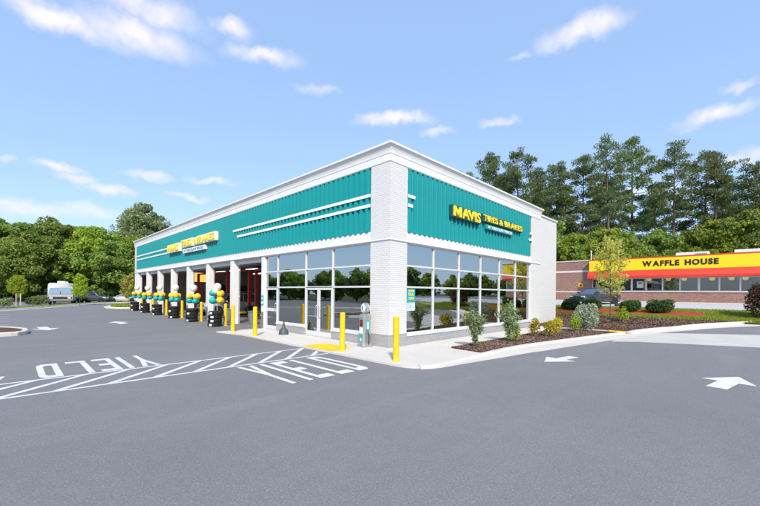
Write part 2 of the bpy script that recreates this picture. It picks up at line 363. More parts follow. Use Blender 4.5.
def drape(name, poly, dz, mat, parent=None, skirt=0):
    """a flat-topped polygon laid on the terrain, with a skirt going down"""
    mb = MB(); xs = [min(p[0] for p in poly)-1]+[x for x in TX if min(p[0] for p in poly) < x < max(p[0] for p in poly)]+[max(p[0] for p in poly)+1]
    for a, b in zip(xs[:-1], xs[1:]):
        q = clip_poly(clip_poly(poly, a, False), b, True)
        if len(q) >= 3: mb.add([(x, y, T(x)+dz) for x, y in q], [tuple(range(len(q)))])
    me_o = mb.build(name, mat, parent, fix=False)
    me = me_o.data
    bm = bmesh.new(); bm.from_mesh(me); bmesh.ops.remove_doubles(bm, verts=bm.verts, dist=.0005)
    for f_ in bm.faces:
        if f_.normal.z < 0: f_.normal_flip()
    if skirt:
        e = [e for e in bm.edges if e.is_boundary]; r = bmesh.ops.extrude_edge_only(bm, edges=e)
        for v in [g for g in r['geom'] if isinstance(g, bmesh.types.BMVert)]: v.co.z -= skirt
    bm.to_mesh(me); bm.free(); return me_o
def smooth_poly(pts, n=6, closed=False):
    out_ = []; P = [Vector((*p, 0)) if len(p) == 2 else Vector(p) for p in pts]
    for i in range(len(P)-1):
        p0 = P[max(i-1, 0)]; p1 = P[i]; p2 = P[i+1]; p3 = P[min(i+2, len(P)-1)]
        for k in range(n):
            t = k/n; out_.append(.5*((2*p1)+(p2-p0)*t+(2*p0-5*p1+4*p2-p3)*t*t+(3*p1-p0-3*p2+p3)*t**3))
    out_.append(P[-1]); return [(v.x, v.y) for v in out_]
def offset(line, d):
    o = []
    for i in range(len(line)):
        a = Vector(line[max(i-1, 0)]); b = Vector(line[min(i+1, len(line)-1)]); t = (b-a).normalized(); o.append((line[i][0]-t.y*d, line[i][1]+t.x*d))
    return o
def kerb(name, line, w=.16, h=.14, gutter=.5, mat=None, side=1, gmat=None):
    """kerb pieces following a line; the gutter pan lies on the side opposite to `side`"""
    root = thing(name, None, None); tag(root, kind='structure')
    L = [Vector(p) for p in line]; inner = offset(line, w*side); gut = offset(line, -gutter*side) if not callable(gutter) else [offset(line, -gutter(p)*side)[i] for i, p in enumerate(line)]
    acc_ = 0; start = 0; segs = []
    for i in range(1, len(L)):
        acc_ += (L[i]-L[i-1]).length
        if acc_ > 2.6 or i == len(L)-1: segs.append((start, i)); start = i; acc_ = 0
    for a, b in segs:
        mb = MB(); rings = []
        for i in range(a, b+1):
            t0 = 0
            z = T(line[i][0]); o = Vector(line[i]); n_ = Vector(inner[i])
            sh = o+(n_-o)*.18
            rings.append([(o.x, o.y, z-.05), (o.x, o.y, z+h-.03), (sh.x, sh.y, z+h), (n_.x, n_.y, z+h), (n_.x, n_.y, z-.05)])
        mb.loft(rings); mb.build('kerb_piece', mat or M['kerbm'], root)
        if gutter:
            mb = MB(); rings = []
            for i in range(a, b+1):
                o = Vector(line[i]); g_ = Vector(gut[i]); z = T(o.x)
                rings.append([(o.x, o.y, z-.04), (o.x, o.y, z+.012), (g_.x, g_.y, T(g_.x)+.008), (g_.x, g_.y, T(g_.x)-.04)])
            mb.loft(rings); mb.build('gutter_pan', gmat or M['kerbm'], root)
    return root

# ------------------------------------------------------------------ paving, kerbs, markings
SW = .05
walk = MB(); 
walk_root = tag(thing('sidewalk', None, None), kind='structure')
def slab_piece(poly, z=SW):
    c = Vector((sum(p[0] for p in poly)/len(poly), sum(p[1] for p in poly)/len(poly)))
    q = [tuple(c+(Vector(p)-c)*(1-.008/max((Vector(p)-c).length, .3))) for p in poly]
    return MB().slab(q, -.05, z).build('concrete_slab', M['conc'], walk_root)
ys = [8.72, 6.95, 5.2, 3.45, 1.7, 0.0]
for a, b in zip(ys[:-1], ys[1:]): slab_piece([(-2.0, b), (-.03, b), (-.03, a), (-2.0 if a < 8 else -2.35, a)])
corner = smooth_poly([(-2.0, 0), (-2.0, -1.5), (-1.93, -2.45), (-1.45, -2.85), (-.6, -2.9)], 5)
slab_piece(corner+[(-.6, -.03), (-.6, 0)])
slab_piece([(-.6, -2.9), (1.45, -2.85), (1.55, -1.5), (1.6, -.03), (-.6, -.03)])
xs_ = [1.6, 3.3, 5.0, 6.7, 8.4, 10.1, 11.8]
for a, b in zip(xs_[:-1], xs_[1:]): slab_piece([(a, -1.48), (b, -1.48), (b, -.03), (a, -.03)])
slab_piece([(11.8, -1.48), (11.95, -1.6), (13.15, -1.35), (13.0, -.03), (11.8, -.03)])
slab_piece([(11.95, -1.6), (12.2, -3.55), (13.2, -3.55), (13.15, -1.35)])
pad = MB().slab([(12.15, -3.62), (13.2, -3.62), (13.25, -4.5), (12.3, -4.45)], -.02, .06)
for i in range(7):
    for j in range(6): pad.lathe([(.035, .06), (.028, .072)], 6, (12.35+i*.13, -3.72-j*.13, 0))
pad.build('tactile_pad', M['yellowpad'], walk_root)
pad = MB().slab([(-1.96, .65), (-1.0, .75), (-1.0, 2.2), (-1.96, 2.25)], SW-.01, SW+.008)
for i in range(8):
    for j in range(12): pad.lathe([(.032, SW+.008), (.024, SW+.016)], 6, (-1.89+i*.11, .82+j*.118, 0))
pad.build('tactile_pad', M['yellowpad'], walk_root)
# front bed kerb and the gutter before the sidewalk corner
kl = smooth_poly([(-1.97, -.6), (-1.98, -1.6), (-1.93, -2.5), (-1.45, -2.9), (-.4, -2.93), (1.4, -2.95), (3.8, -3.0), (7, -3.5), (11.2, -4.25), (12.3, -4.55)], 4)
kerb('sidewalk_kerb', kl[10:], .2, .075, lambda p: .04+.76*min(1, max(0, (p[0]+1.6)/5.5)), side=1)
bed1 = [(1.52, -1.52), (11.7, -1.52), (12.0, -3.3), (12.1, -4.2)]+offset(smooth_poly([(1.4, -2.95), (3.8, -3.0), (7, -3.5), (11.2, -4.25)], 4), .21)[::-1]
# the concrete apron across the drive
tag(drape('concrete_apron', [(8.3, -4.75), (9.1, -5.6), (10.7, -9.1), (12.6, -13.5), (15, -20), (20.5, -20), (17.6, -13.5), (15.6, -9.2), (14.2, -6.5), (13.4, -5.3), (12.4, -4.75), (11.2, -4.65)], .006, M['apron']), kind='structure')
k2 = smooth_poly([(12.35, -4.75), (13.6, -5.05), (15.2, -5.75), (16.8, -6.75), (18.1, -8.2), (19.3, -10.2), (21.2, -14.5), (22.6, -20), (23, -30)], 5)
kerb('drive_kerb', k2, .18, .14, .55, side=1)
bank_edge = offset(k2, .185)
bank_poly = bank_edge+[(22.6, -30), (22.6, 36), (16.3, 36), (16.15, .1), (13.1, .05), (13.22, -1.3), (13.28, -4.4)]
tag(drape('mulch_bank', [(13.27, -4.5)]+bank_edge[3:]+[(19.0, -30), (19.0, 36), (16.15, 36), (16.15, .1), (13.12, .03), (13.2, -1.3)], .10, M['mulch'], skirt=.2), kind='structure')
tag(drape('grass_strip', [(18.3, -30), (18.5, -9.9), (18.3, 36), (22.7, 36), (22.7, -30)], .115, M['soil'], skirt=.2), kind='structure')
RED = smooth_poly([(19.5, -7.0), (19.6, -4.2), (19.4, -2.2), (19.4, .6), (20.3, 1.4), (21.0, .6), (21.2, -2.5), (21.1, -5.2), (20.8, -7.0), (19.5, -7.0)], 4)[:-1]
tag(drape('red_mulch_bed', RED, .16, M['redmulch'], skirt=.1), kind='structure')
tag(sheet('diner_lot', 22.9, 30.9, -40, 36, .012, M['lotpale']), kind='structure')
kerb('diner_lot_kerb', [(22.88, y) for y in np.linspace(-30, 36, 28)], .15, .12, 0, side=1)
# left side: kerbed verge before the wood, lawn island at the far end of the shop, small island at the frame's edge
k3 = smooth_poly([(-30, 20), (-18, 27), (-9.9, 37.2), (-5.3, 46.3), (-3.4, 51.0), (-.8, 55.5), (4, 58.5), (14, 60), (30, 60)], 5)
kerb('verge_kerb', k3, .16, .13, .45, side=1)
tag(drape('grass_verge', offset(k3, .165)+offset(k3, 1.7)[::-1], .10, M['soil'], skirt=.2), kind='structure')
k4 = smooth_poly([(0.2, 37.0), (-1.2, 37.6), (-1.6, 39.5), (-1.0, 44.2), (1.0, 49), (4, 51.6), (9, 52)], 5)
kerb('island_kerb', k4, .16, .13, .4, side=-1)
tag(drape('lawn_island', offset(k4, -.165)+[(14, 52), (14, 37.0), (.5, 36.9)], .10, M['soil'], skirt=.2), kind='structure')
k5 = smooth_poly([(-14, 12.3), (-9.4, 12.45), (-8.7, 12.75), (-8.48, 13.4), (-8.55, 14.6), (-9.1, 15.9), (-10, 16.3), (-14, 16.5)], 5)
kerb('parking_island_kerb', k5, .18, .16, .0, side=1)
tag(drape('parking_island', offset(k5, .185), .13, M['mulch'], skirt=.2), kind='structure')

def paint(name, polys, z=.004):
    mb = MB()
    for q in polys: mb.add([(x, y, T(x)+z) for x, y in q], [tuple(range(len(q)))])
    o = mb.build(name, M['paint'], lot, fix=False)
    bm = bmesh.new(); bm.from_mesh(o.data)
    for f_ in bm.faces:
        if f_.normal.z < 0: f_.normal_flip()
    bm.to_mesh(o.data); bm.free(); return o
def bar(a, b, w):
    a = Vector(a); b = Vector(b); t = (b-a).normalized(); n_ = Vector((-t.y, t.x))*w/2
    return [tuple(a+n_), tuple(a-n_), tuple(b-n_), tuple(b+n_)]
paint('painted_line', [bar((-13, 2.03), (-2.06, 2.03), .1)]); paint('painted_line', [bar((-13, .65), (-2.06, .65), .1)])
for i in range(12):
    x = -2.15-i*.815
    q = [(x+.09, 1.975), (x-.09, 1.975), (x-1.32-.09, .705), (x-1.32+.09, .705)]
    paint('painted_stripe', [q])
paint('painted_stripe', [[(-2.07, 1.3), (-2.07, 1.12), (-2.5, .705), (-2.68, .705)]])
# YIELD, letter by letter: glyphs in a unit box, thick horizontals because the letters are stretched
GLY = {'Y': [[(0, 1), (.28, 1), (.5, .64), (.72, 1), (1, 1), (.63, .45), (.37, .45)], [(.37, .448), (.63, .448), (.63, 0), (.37, 0)]],
       'I': [[(.36, 0), (.64, 0), (.64, 1), (.36, 1)]],
       'E': [[(0, 0), (.3, 0), (.3, 1), (0, 1)], [(.302, 0), (1, 0), (1, .13), (.302, .13)], [(.302, .44), (.85, .44), (.85, .57), (.302, .57)], [(.302, .87), (1, .87), (1, 1), (.302, 1)]],
       'L': [[(0, 0), (.3, 0), (.3, 1), (0, 1)], [(.302, 0), (1, 0), (1, .13), (.302, .13)]],
       'D': [[(0, 0), (.3, 0), (.3, 1), (0, 1)], [(.302, 0), (.72, 0), (.62, .13), (.302, .13)], [(.302, .87), (.62, .87), (.72, 1), (.302, 1)], [(.722, 0), (.93, .06), (1, .16), (1, .84), (.93, .94), (.722, 1), (.622, .868), (.70, .80), (.70, .20), (.622, .132)]]}
def word(centers, w, v0, v1, flip):
    for ch, cx in zip('YIELD', centers):
        ww = w if ch != 'I' else w
        sgn = -1 if flip else 1
        paint('painted_letter', [[(cx+sgn*(u-.5)*ww, v0+(v1-v0)*v) for u, v in g_] for g_ in GLY[ch]])
word([-4.83, -4.40, -3.96, -3.36, -2.80], .42, -1.85, .47, False)
word([-6.47, -6.89, -7.28, -7.81, -8.36], .40, 4.08, 2.14, True)
def arrow(tip, d, s=1, stem=.9, hw=.46, hl=.92, sw=.17):
    t = Vector(d).normalized(); n_ = Vector((-t.y, t.x)); P = lambda a, b: tuple(Vector(tip)-t*a*s+n_*b*s)
    paint('painted_arrow', [[P(0, 0), P(hl, hw), P(hl, -hw)], [P(hl+.004, sw), P(hl+stem, sw), P(hl+stem, -sw), P(hl+.004, -sw)]])
arrow((3.1, -8.47), (.98, -.19)); arrow((1.6, -4.55), (-.98, .2), 1, .75, .45, .85, .15)
arrow((-7.75, 14.5), (.08, -1), 1.15, 1.0); arrow((-4.6, 18.6), (-.05, 1), 1.15, 1.0)
for y in (19.2, 22.2, 25.2, 28.2, 31.2): paint('painted_line', [bar((-14.5, y), (-9.1, y), .1)])
paint('painted_line', [bar((-10.6, 3.0), (-9.1, 2.75), .35)])

# ------------------------------------------------------------------ the shop
LY = 36.2; LX = 16.09
shop = thing('auto_shop', 'long white-brick auto shop with teal metal cladding, corner glass front and open service bays', 'building', (0,0,0))
B = lambda name, mat, *boxes, **k: [MB()] and (lambda mb: ([mb.box(*b) for b in boxes], mb.build(name, mat, k.get('parent', shop), bevel=k.get('bevel', 0)))[1])(MB())
# corner pier, end piers, columns
B('corner_pier', M['wbrick'], (-.06, -.06, .48, .86, .86, 6.38))
B('pier_base', M['block'], (-.075, -.075, 0, .87, .87, .48), bevel=.01)
B('end_pier', M['wbrick'], (11.83, -.06, .3, 13.07, .5, 6.38)); B('pier_base', M['block'], (11.82, -.072, -.05, 13.08, .5, .3))
B('side_wall', M['wbrick'], (13.07, .03, -.1, LX, .33, 6.66)); B('coping', M['white'], (13.0, -.03, 6.66, LX+.06, .38, 6.75))
B('rear_wall', M['wbrick'], (LX-.3, .33, -.1, LX, LY, 6.55))
B('end_wall', M['wbrick'], (.3, LY-.3, -.05, LX-.3, LY-.003, 6.5))
B('end_pier', M['wbrick'], (-.06, 35.45, 3.77, .3, LY, 6.38)); 
openings = [(8.92+3.78*i, 8.92+3.78*i+3.36) for i in range(7)]
edges_ = [(8.60, 8.92)]+[(openings[i][1], openings[i+1][0]) for i in range(6)]+[(openings[6][1], LY)]
for a, b in edges_:
    c_ = B('bay_column', M['white'], (-.045, a, 0, .30, b, 3.70), bevel=.012)
    B('column_guard', M['steel'], (-.06, a+.05, .0, -.046, b-.05, .9), parent=c_)
# band below the cladding, ledge, fascia
B('band', M['white'], (-.035, .86, 3.76, .28, LY-.76, 4.08)); B('band', M['white'], (.86, -.035, 3.76, 11.83, .28, 4.08))
def sweep(path, prof, name, mat, parent=shop):
    """profile (out, z) swept along a path of right-angled turns; outward is to the right of travel"""
    n = len(path); rings = []
    for i, pt in enumerate(path):
        p_ = Vector(pt); nrm = []
        for a, b in ((i-1, i), (i, i+1)):
            if 0 <= a and b < n:
                t = (Vector(path[b])-Vector(path[a])).normalized(); nrm.append(Vector((-t.y, t.x)))
        o = nrm[0] if len(nrm) == 1 else nrm[0]+nrm[1]
        rings.append([(p_.x-o.x*d, p_.y-o.y*d, z) for d, z in prof])
    return MB().loft(rings).build(name, mat, parent)
path = [(6, LY), (0, LY), (0, 0), (13.05, 0), (13.05, 3)]
sweep(path, [(-.25, 3.70), (.055, 3.70), (.10, 3.725), (.10, 3.745), (.055, 3.765), (-.25, 3.765)], 'ledge', M['white'])
sweep(path, [(-.2, 6.36), (.065, 6.36), (.085, 6.39), (.085, 6.62), (.10, 6.64), (.10, 6.665), (-.2, 6.665)], 'fascia', M['white'])
sweep(path, [(-.3, 6.667), (.10, 6.667), (.105, 6.72), (.12, 6.78), (.145, 6.84), (.18, 6.885), (.18, 6.90), (.215, 6.915), (.22, 6.925), (.22, 6.985), (.20, 7.0), (-.3, 7.0)], 'cornice', M['white'])
MB().box(.25, .3, 6.1, LX-.25, LY-.25, 6.2).build('roof', M['ceil'], shop)
B('parapet', M['white'], (.1, .35, 4.1, .3, LY-.3, 6.66)); B('parapet', M['white'], (.35, .1, 4.1, 13.0, .3, 6.66))
# teal cladding: backing sheet, ribbed panels as single pieces, white stripes
ca = MB().box(.0, .86, 4.083, .06, 35.45, 6.357).build('cladding', M['tealrib'], shop)
PW = .3
def panel_mesh():
    mb = MB(); z0, z1 = 4.086, 6.354
    pr = [(-.001, .002), (-.016, .010), (-.016, .120), (-.085, .140), (-.085, PW-.038), (-.016, PW-.018), (-.001, PW-.002)]    # flat, raised box rib
    mb.prism(pr, lambda u, v, k: (u, v, z1 if k else z0)); return mb.mesh('panel', M['teal'])
pmesh = panel_mesh()
for i in range(int((35.45-.86)/PW)):
    o = link('panel', pmesh, ca); o.location = (0, .87+i*PW, 0)
cb = MB().box(.86, .0, 4.083, 11.83, .06, 6.357).build('cladding', M['tealrib'], shop)
for i in range(int((11.83-.86)/PW)):
    o = link('panel', pmesh, cb); o.rotation_euler = (0, 0, R(90)); o.location = (.87+(i+1)*PW, 0, 0)
    # rotate (x,y)->(-y,x): pan faces -Y
    o.rotation_euler = (0, 0, R(90)); o.location = (.87+PW+i*PW, 0, 0)
for y0, y1 in ((.862, 12.25), (24.7, 35.44)):
    for z0, z1 in ((5.31, 5.42), (4.95, 5.06)):
        e = .55 if (z0 < 5.1 and y0 < 2) else 0
        MB().box(-.108, y0, z0, -.086, y1-e, z1).build('stripe', M['stripe'], ca)
for x0, x1, z0, z1 in ((.862, 1.23, 5.31, 5.42), (.862, 1.1, 4.98, 5.09), (11.5, 11.828, 5.31, 5.42), (11.35, 11.828, 4.95, 5.06)):
    MB().box(x0, -.108, z0, x1, -.086, z1).build('stripe', M['stripe'], cb)
# storefronts
def bay_window(name, axis, a0, a1, z0, z1, door=False):
    """frame members and pane of one opening; axis 'L' lies in X=const, 'R' in Y=const"""
    w, d0, d1 = .032, .02, .14
    mb = MB()
    def bx(u0, zz0, u1, zz1, e0, e1):
        if axis == 'L': mb.box(e0, u0, zz0, e1, u1, zz1)
        else: mb.box(u0, e0, zz0, u1, e1, zz1)
    bx(a0, z0, a0+w, z1, d0, d1); bx(a1-w, z0, a1, z1, d0, d1); bx(a0+w, z0, a1-w, z0+w, d0, d1); bx(a0+w, z1-w, a1-w, z1, d0, d1)
    fr = mb.build(name, M['alu'], shop); mb2 = MB(); mb, keep = mb2, mb
    g0, g1 = a0+w-.004, a1-w+.004
    if axis == 'L': mb2.box(.07, g0, z0+w-.004, .08, g1, z1-w+.004)
    else: mb2.box(g0, .07, z0+w-.004, g1, .08, z1-w+.004)
    mb2.build('pane', M['glass'], fr); return fr
rows = [(.46, 2.13), (2.13, 2.90), (2.90, 3.70)]
Lc = [.86, 3.14, 5.03, 7.43, 8.60]
def door(y0, y1, handle_y, split=False):
    root = MB(); z1 = 2.10; w = .085; z0 = .04
    mb = MB(); zs = [z0, .24, .98, 1.10, z1] if split else [z0, .26, z1]
    mb.box(.03, y0+.012, z0, .10, y0+w, z1); mb.box(.03, y1-w, z0, .10, y1-.012, z1); mb.box(.03, y0+w, z0, .10, y1-w, .26 if not split else .24); mb.box(.03, y0+w, z1-.09, .10, y1-w, z1)
    if split: mb.box(.03, y0+w, .96, .10, y1-w, 1.10)
    d = mb.build('door', M['alu'], shop)
    if split:
        MB().box(.06, y0+w-.003, .24, .07, y1-w+.003, .96).build('pane', M['glass'], d); MB().box(.06, y0+w-.003, 1.10, .07, y1-w+.003, z1-.09).build('pane', M['glass'], d)
    else: MB().box(.06, y0+w-.003, .26, .07, y1-w+.003, z1-.09).build('pane', M['glass'], d)
    MB().tube([(.03, handle_y, .85), (-.035, handle_y, .88), (-.035, handle_y, 1.32), (.03, handle_y, 1.35)], .014, 6).build('handle', M['steel'], d, smooth=True)
for i in range(4):
    a, b = Lc[i], Lc[i+1]
    for k, (z0, z1) in enumerate(rows):
        if k == 0 and i == 1: door(a, (a+b)/2, (a+b)/2-.11); door((a+b)/2, b, (a+b)/2+.11); continue
        if k == 0 and i == 3: door(a, b, a+.12, True); continue
        bay_window('window', 'L', a, b, z0, z1)
for a, b in ((.86, 3.14), (5.03, 7.43)): B('sill_wall', M['block'], (-.02, a, 0, .25, b, .36)); B('sill', M['alu'], (-.045, a, .36, .2, b, .46))
Rc = [.86, 2.58, 4.42, 6.25, 8.12, 9.97, 11.83]
for a, b in zip(Rc[:-1], Rc[1:]):
    for z0, z1 in rows: bay_window('window', 'R', a, b, z0, z1)
B('sill_wall', M['block'], (.87, -.02, 0, 11.82, .25, .36)); B('sill', M['alu'], (.87, -.045, .36, 11.82, .2, .46))
# interior
B('floor', M['floorin'], (.02, .02, -.03, LX-.3, LY-.3, .03))
B('showroom_partition', M['wallpale'], (.32, 8.65, .03, LX-.3, 8.85, 5.2)); B('showroom_partition', M['wallpale'], (11.9, .5, .03, 12.05, 8.65, 3.9))
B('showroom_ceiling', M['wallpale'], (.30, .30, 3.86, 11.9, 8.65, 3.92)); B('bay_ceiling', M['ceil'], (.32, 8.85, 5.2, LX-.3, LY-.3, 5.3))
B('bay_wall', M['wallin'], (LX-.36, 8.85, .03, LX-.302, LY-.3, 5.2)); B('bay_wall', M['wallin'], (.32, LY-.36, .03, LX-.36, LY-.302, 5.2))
B('lintel', M['ceil'], (.281, 8.9, 3.77, .30, 35.4, 5.2))
B('accent_wall', M['paperteal'], (4.6, 8.6, 1.2, 11.0, 8.645, 3.1))
for i, (a, b) in enumerate(openings):    # overhead doors rolled up under the lintel: the lowest section still hangs in view
    d = B('overhead_door', M['alu'], (.20, a+.02, 3.46, .25, b-.02, 3.70), (.35, a+.02, 3.73, 2.6, b-.02, 3.76))
    MB().tube([(.32, a+.06, .05), (.32, a+.06, 3.3), (.5, a+.06, 3.6), (3.2, a+.06, 3.66)], .025, 6).build('door_track', M['steel'], d); MB().tube([(.32, b-.06, .05), (.32, b-.06, 3.3), (.5, b-.06, 3.6), (3.2, b-.06, 3.66)], .025, 6).build('door_track', M['steel'], d)
for i in range(7):
    for x in (3.2, 7.5, 12):
        y = 10.4+3.78*i
        t = MB().box(x-.05, y-1.2, 4.1, x+.05, y+1.2, 4.16).build('ceiling_light', M['tube'], shop)
for x in (2.5, 5.5, 8.5):
    for y in (2.5, 5.5): MB().box(x-.3, y-.6, 3.835, x+.3, y+.6, 3.858).build('ceiling_light', M['tube'], shop)

# ------------------------------------------------------------------ lettering
def char_mesh(ch, size, depth, fat, mat, key={}):
    k = (ch, round(size, 4), round(depth, 4), round(fat, 4), mat.name)
    if k in key: return key[k]
    if ch == 'M':      # drawn by hand: splayed strokes meeting in a deep notch
        pg = [(0, 0), (0, .7), (.19, .7), (.39, .36), (.59, .7), (.78, .7), (.78, 0), (.60, 0), (.60, .40), (.39, .06), (.18, .40), (.18, 0)]
        me = MB().prism(pg, lambda u, v, q: (u, v, .5 if q else -.5)).mesh('letter', mat); key[k] = (me, 0, .78); return key[k]
    cu = bpy.data.curves.new('letter', 'FONT'); cu.body = ch; cu.size = 1; cu.extrude = .5; cu.offset = fat; cu.resolution_u = 3
    ob = bpy.data.objects.new('letter', cu); col.objects.link(ob)
    dg = bpy.context.evaluated_depsgraph_get(); me = bpy.data.meshes.new_from_object(ob.evaluated_get(dg)); me.name = 'letter'
    bpy.data.objects.remove(ob); bpy.data.curves.remove(cu)
    me.materials.clear(); me.materials.append(mat)
    co = np.empty(len(me.vertices)*3); me.vertices.foreach_get('co', co); co = co.reshape(-1, 3)
    key[k] = (me, co[:, 0].min(), co[:, 0].max()); return key[k]
def lettering(text, x0, x1, z0, z1, depth, fat, mat, parent, to_world, gap=.09, word_gap=.28, name='letter'):
    """each letter its own mesh; to_world maps (along, up, out) to a matrix"""
    items = []; x = 0; prev = ' '
    for ch in text:
        if ch == ' ': x += word_gap; continue
        me, a, b = char_mesh(ch, 1, 1, fat, mat); kern = -.17 if items and ch in 'AV' and prev in 'AV' else 0; prev = ch; x += kern; items.append((me, x-a)); x += (b-a)+gap
    tot = x-gap; sx = (x1-x0)/tot; H = .70; sz = (z1-z0)/H
    for me, off in items:
        o = link(name, me, parent); o.matrix_local = to_world(x0+off*sx, z0, sx, sz, depth)
def faceL(xp):     # on a wall facing -X: text runs towards -Y
    def f_(al, up, sx, sz, d): 
        return Matrix(((0, 0, -d, xp), (-sx, 0, 0, -al), (0, sz, 0, up), (0, 0, 0, 1)))
    return f_
def faceR(yp):     # on a wall facing -Y: text runs towards +X
    def f_(al, up, sx, sz, d): 
        return Matrix(((sx, 0, 0, al), (0, 0, -d, yp), (0, sz, 0, up), (0, 0, 0, 1)))
    return f_
s1 = thing('wall_sign', 'yellow raised lettering sign on teal cladding above the corner glass front', 'sign')
def backerR(x0, x1, z0, z1, d0, d1, mat, nm='backer'): return MB().box(x0, d1, z0, x1, d0, z1).build(nm, mat, s1, bevel=.01)
backerR(3.47, 5.74, 5.03, 5.53, -.05, -.22, M['tealdark']); lettering('MAVIS', 3.53, 5.68, 5.08, 5.49, .05, .022, M['signyellow'], s1, faceR(-.243), .07)
backerR(5.95, 10.2, 5.22, 5.57, -.05, -.20, M['tealdark']); lettering('TIRES & BRAKES', 6.0, 10.15, 5.265, 5.53, .04, .018, M['signyellow'], s1, faceR(-.218), .08, .25)
backerR(6.3, 9.08, 4.92, 5.13, -.05, -.20, M['teal'], 'tagline_plate'); lettering('AT DISCOUNT PRICES', 6.45, 8.95, 4.965, 5.085, .02, .012, M['stripe'], s1, faceR(-.205), .07, .25)
s2 = thing('wall_sign', 'sunlit-cream and yellow raised lettering sign on teal cladding above the open service bays', 'sign')
def backerL(y0, y1, z0, z1, d0, d1, mat, nm='backer'): return MB().box(d1, y0, z0, d0, y1, z1).build(nm, mat, s2, bevel=.012)
backerL(21.25, 24.1, 4.90, 5.53, -.05, -.30, M['signsunlit']); lettering('MAVIS', -24.0, -21.35, 4.99, 5.46, .04, .022, M['signyellow'], s2, faceL(-.325), .05)
backerL(18.45, 20.85, 5.07, 5.62, -.05, -.28, M['signsunlit']); backerL(17.75, 18.28, 5.10, 5.60, -.05, -.24, M['signsunlit']); backerL(14.45, 17.6, 5.07, 5.62, -.05, -.28, M['signsunlit'])
lettering('TIRES', -20.75, -18.55, 5.14, 5.55, .04, .018, M['signyellow'], s2, faceL(-.305), .06)
lettering('&', -18.2, -17.83, 5.16, 5.54, .04, .018, M['signyellow'], s2, faceL(-.265), .06)
lettering('BRAKES', -17.5, -14.55, 5.14, 5.55, .04, .018, M['signyellow'], s2, faceL(-.305), .06)
backerL(16.25, 20.5, 4.66, 4.95, -.05, -.24, M['stripe'], 'tagline_plate'); lettering('AT DISCOUNT PRICES', -20.3, -16.45, 4.73, 4.88, .02, .012, M['teal'], s2, faceL(-.245), .07, .25)

# posters in the corner windows
po = tag(MB().box(1.03, .064, 1.60, 1.48, .067, 2.09).build('window_poster', M['paperteal']), 'teal hiring poster with yellow words in the first window by the corner pier', 'poster')
for t_, z0 in (('JOIN', 1.95), ('OUR', 1.82), ('TEAM', 1.68)): lettering(t_, 1.10, 1.41, z0, z0+.09, .002, .03, M['signyellow'], po, faceR(.062), .05)
p2 = tag(MB().box(1.03, .064, 1.27, 1.48, .067, 1.57).build('window_notice', M['paper']), 'pale paper notice taped below the teal poster', 'notice')
for k in range(5): MB().box(1.08, .0625, 1.32+k*.05, 1.08+.35*(.6+.4*((k*7) % 3)/2), .0635, 1.33+k*.05).build('print_line', M['greyplastic'], p2)
p3 = tag(MB().box(-.062, 8.66, 1.22, -.049, 8.90, 1.72).build('bay_side_sign', M['paperteal']), 'small teal sign fixed to the narrow white column beside the side door', 'sign')
MB().box(-.066, 8.69, 1.30, -.063, 8.87, 1.42).build('sign_text_panel', M['stripe'], p3); MB().lathe([(.06, -.066), (.06, -.063)], 12, (0, 8.78, 1.58), axis='x').build('sign_emblem', M['stripe'], p3)

# ------------------------------------------------------------------ bollards
def make_bollard():
    t = thing('bollard', '-', 'bollard')
    MB().lathe([(.085, 0), (.085, 1.17), (.086, 1.185), (.082, 1.205), (.070, 1.217), (.038, 1.226), (.0, 1.23)], 20).build('sleeve', M['yellow'], t, smooth=True)
    MB().lathe([(.11, 0), (.11, .012), (.095, .025), (.086, .028)], 20).build('base_ring', M['yellow'], t, smooth=True)
    return t
bol0 = make_bollard(); first = True
for x, y, z, lb in [(-1.63, -1.81, SW, 'yellow bollard on the sidewalk before the white corner pier'), (-1.62, .49, SW, 'yellow bollard at the edge of the yellow tactile pad'),
                 (-1.84, 5.94, SW, 'yellow bollard on the sidewalk outside the narrow glass side door'), (-1.82, 8.17, SW, 'yellow bollard at the end of the sidewalk outside the first open bay'),
                 (-.62, 11.9, 0, 'yellow bollard at the column between the first and second bay'), (-.58, 15.7, 0, 'yellow bollard at the column between the second and third bay'),
                 (-.58, 19.4, 0, 'yellow bollard at the column between the third and fourth bay'), (-.5, 23.4, 0, 'yellow bollard at the column between the fourth and fifth bay'),
                 (-.5, 27.3, 0, 'yellow bollard at the column between the fifth and sixth bay'), (-.5, 31.1, 0, 'yellow bollard at the column between the sixth and seventh bay')]:
    o = bol0 if first else copy_tree(bol0); first = False
    place(o, (x, y, z), random.uniform(0, 6), 1, lb, 'yellow bollards along the bay front')

# ------------------------------------------------------------------ tyres
def tyre_mesh(name, ro=.355, w=.20, n=40):
    mb = MB(); h = w/2
    prof = [(.20, -h*.82), (.225, -h*.95), (.27, -h*1.04), (.315, -h*1.0), (.340, -h*.86), (.352, -h*.70), (.355, -h*.42), (.346, -h*.40), (.346, -h*.33), (.355, -h*.31),
            (.355, -h*.05), (.346, -h*.04), (.346, h*.04), (.355, h*.05), (.355, h*.31), (.346, h*.33), (.346, h*.40), (.355, h*.42), (.352, h*.70), (.340, h*.86), (.315, h*1.0), (.27, h*1.04), (.225, h*.95), (.20, h*.82)]
    k = ro/.355
    pts = [(r*k, z) for r, z in prof]; m_ = len(pts); vs_ = []; fs = []
    for i in range(n):
        a = 2*math.pi*i/n; g_ = .985 if i % 2 else 1
        for r, z in pts:
            rr = r*(g_ if abs(z) > h*.42 and r > .33*k else 1); vs_.append((rr*math.cos(a), rr*math.sin(a), z+h))
    for i in range(n):
        for j in range(m_): fs.append((i*m_+j, i*m_+(j+1) % m_, ((i+1) % n)*m_+(j+1) % m_, ((i+1) % n)*m_+j))
    mb.add(vs_, fs); return mb.mesh(name, M['rubber'], smooth=True)
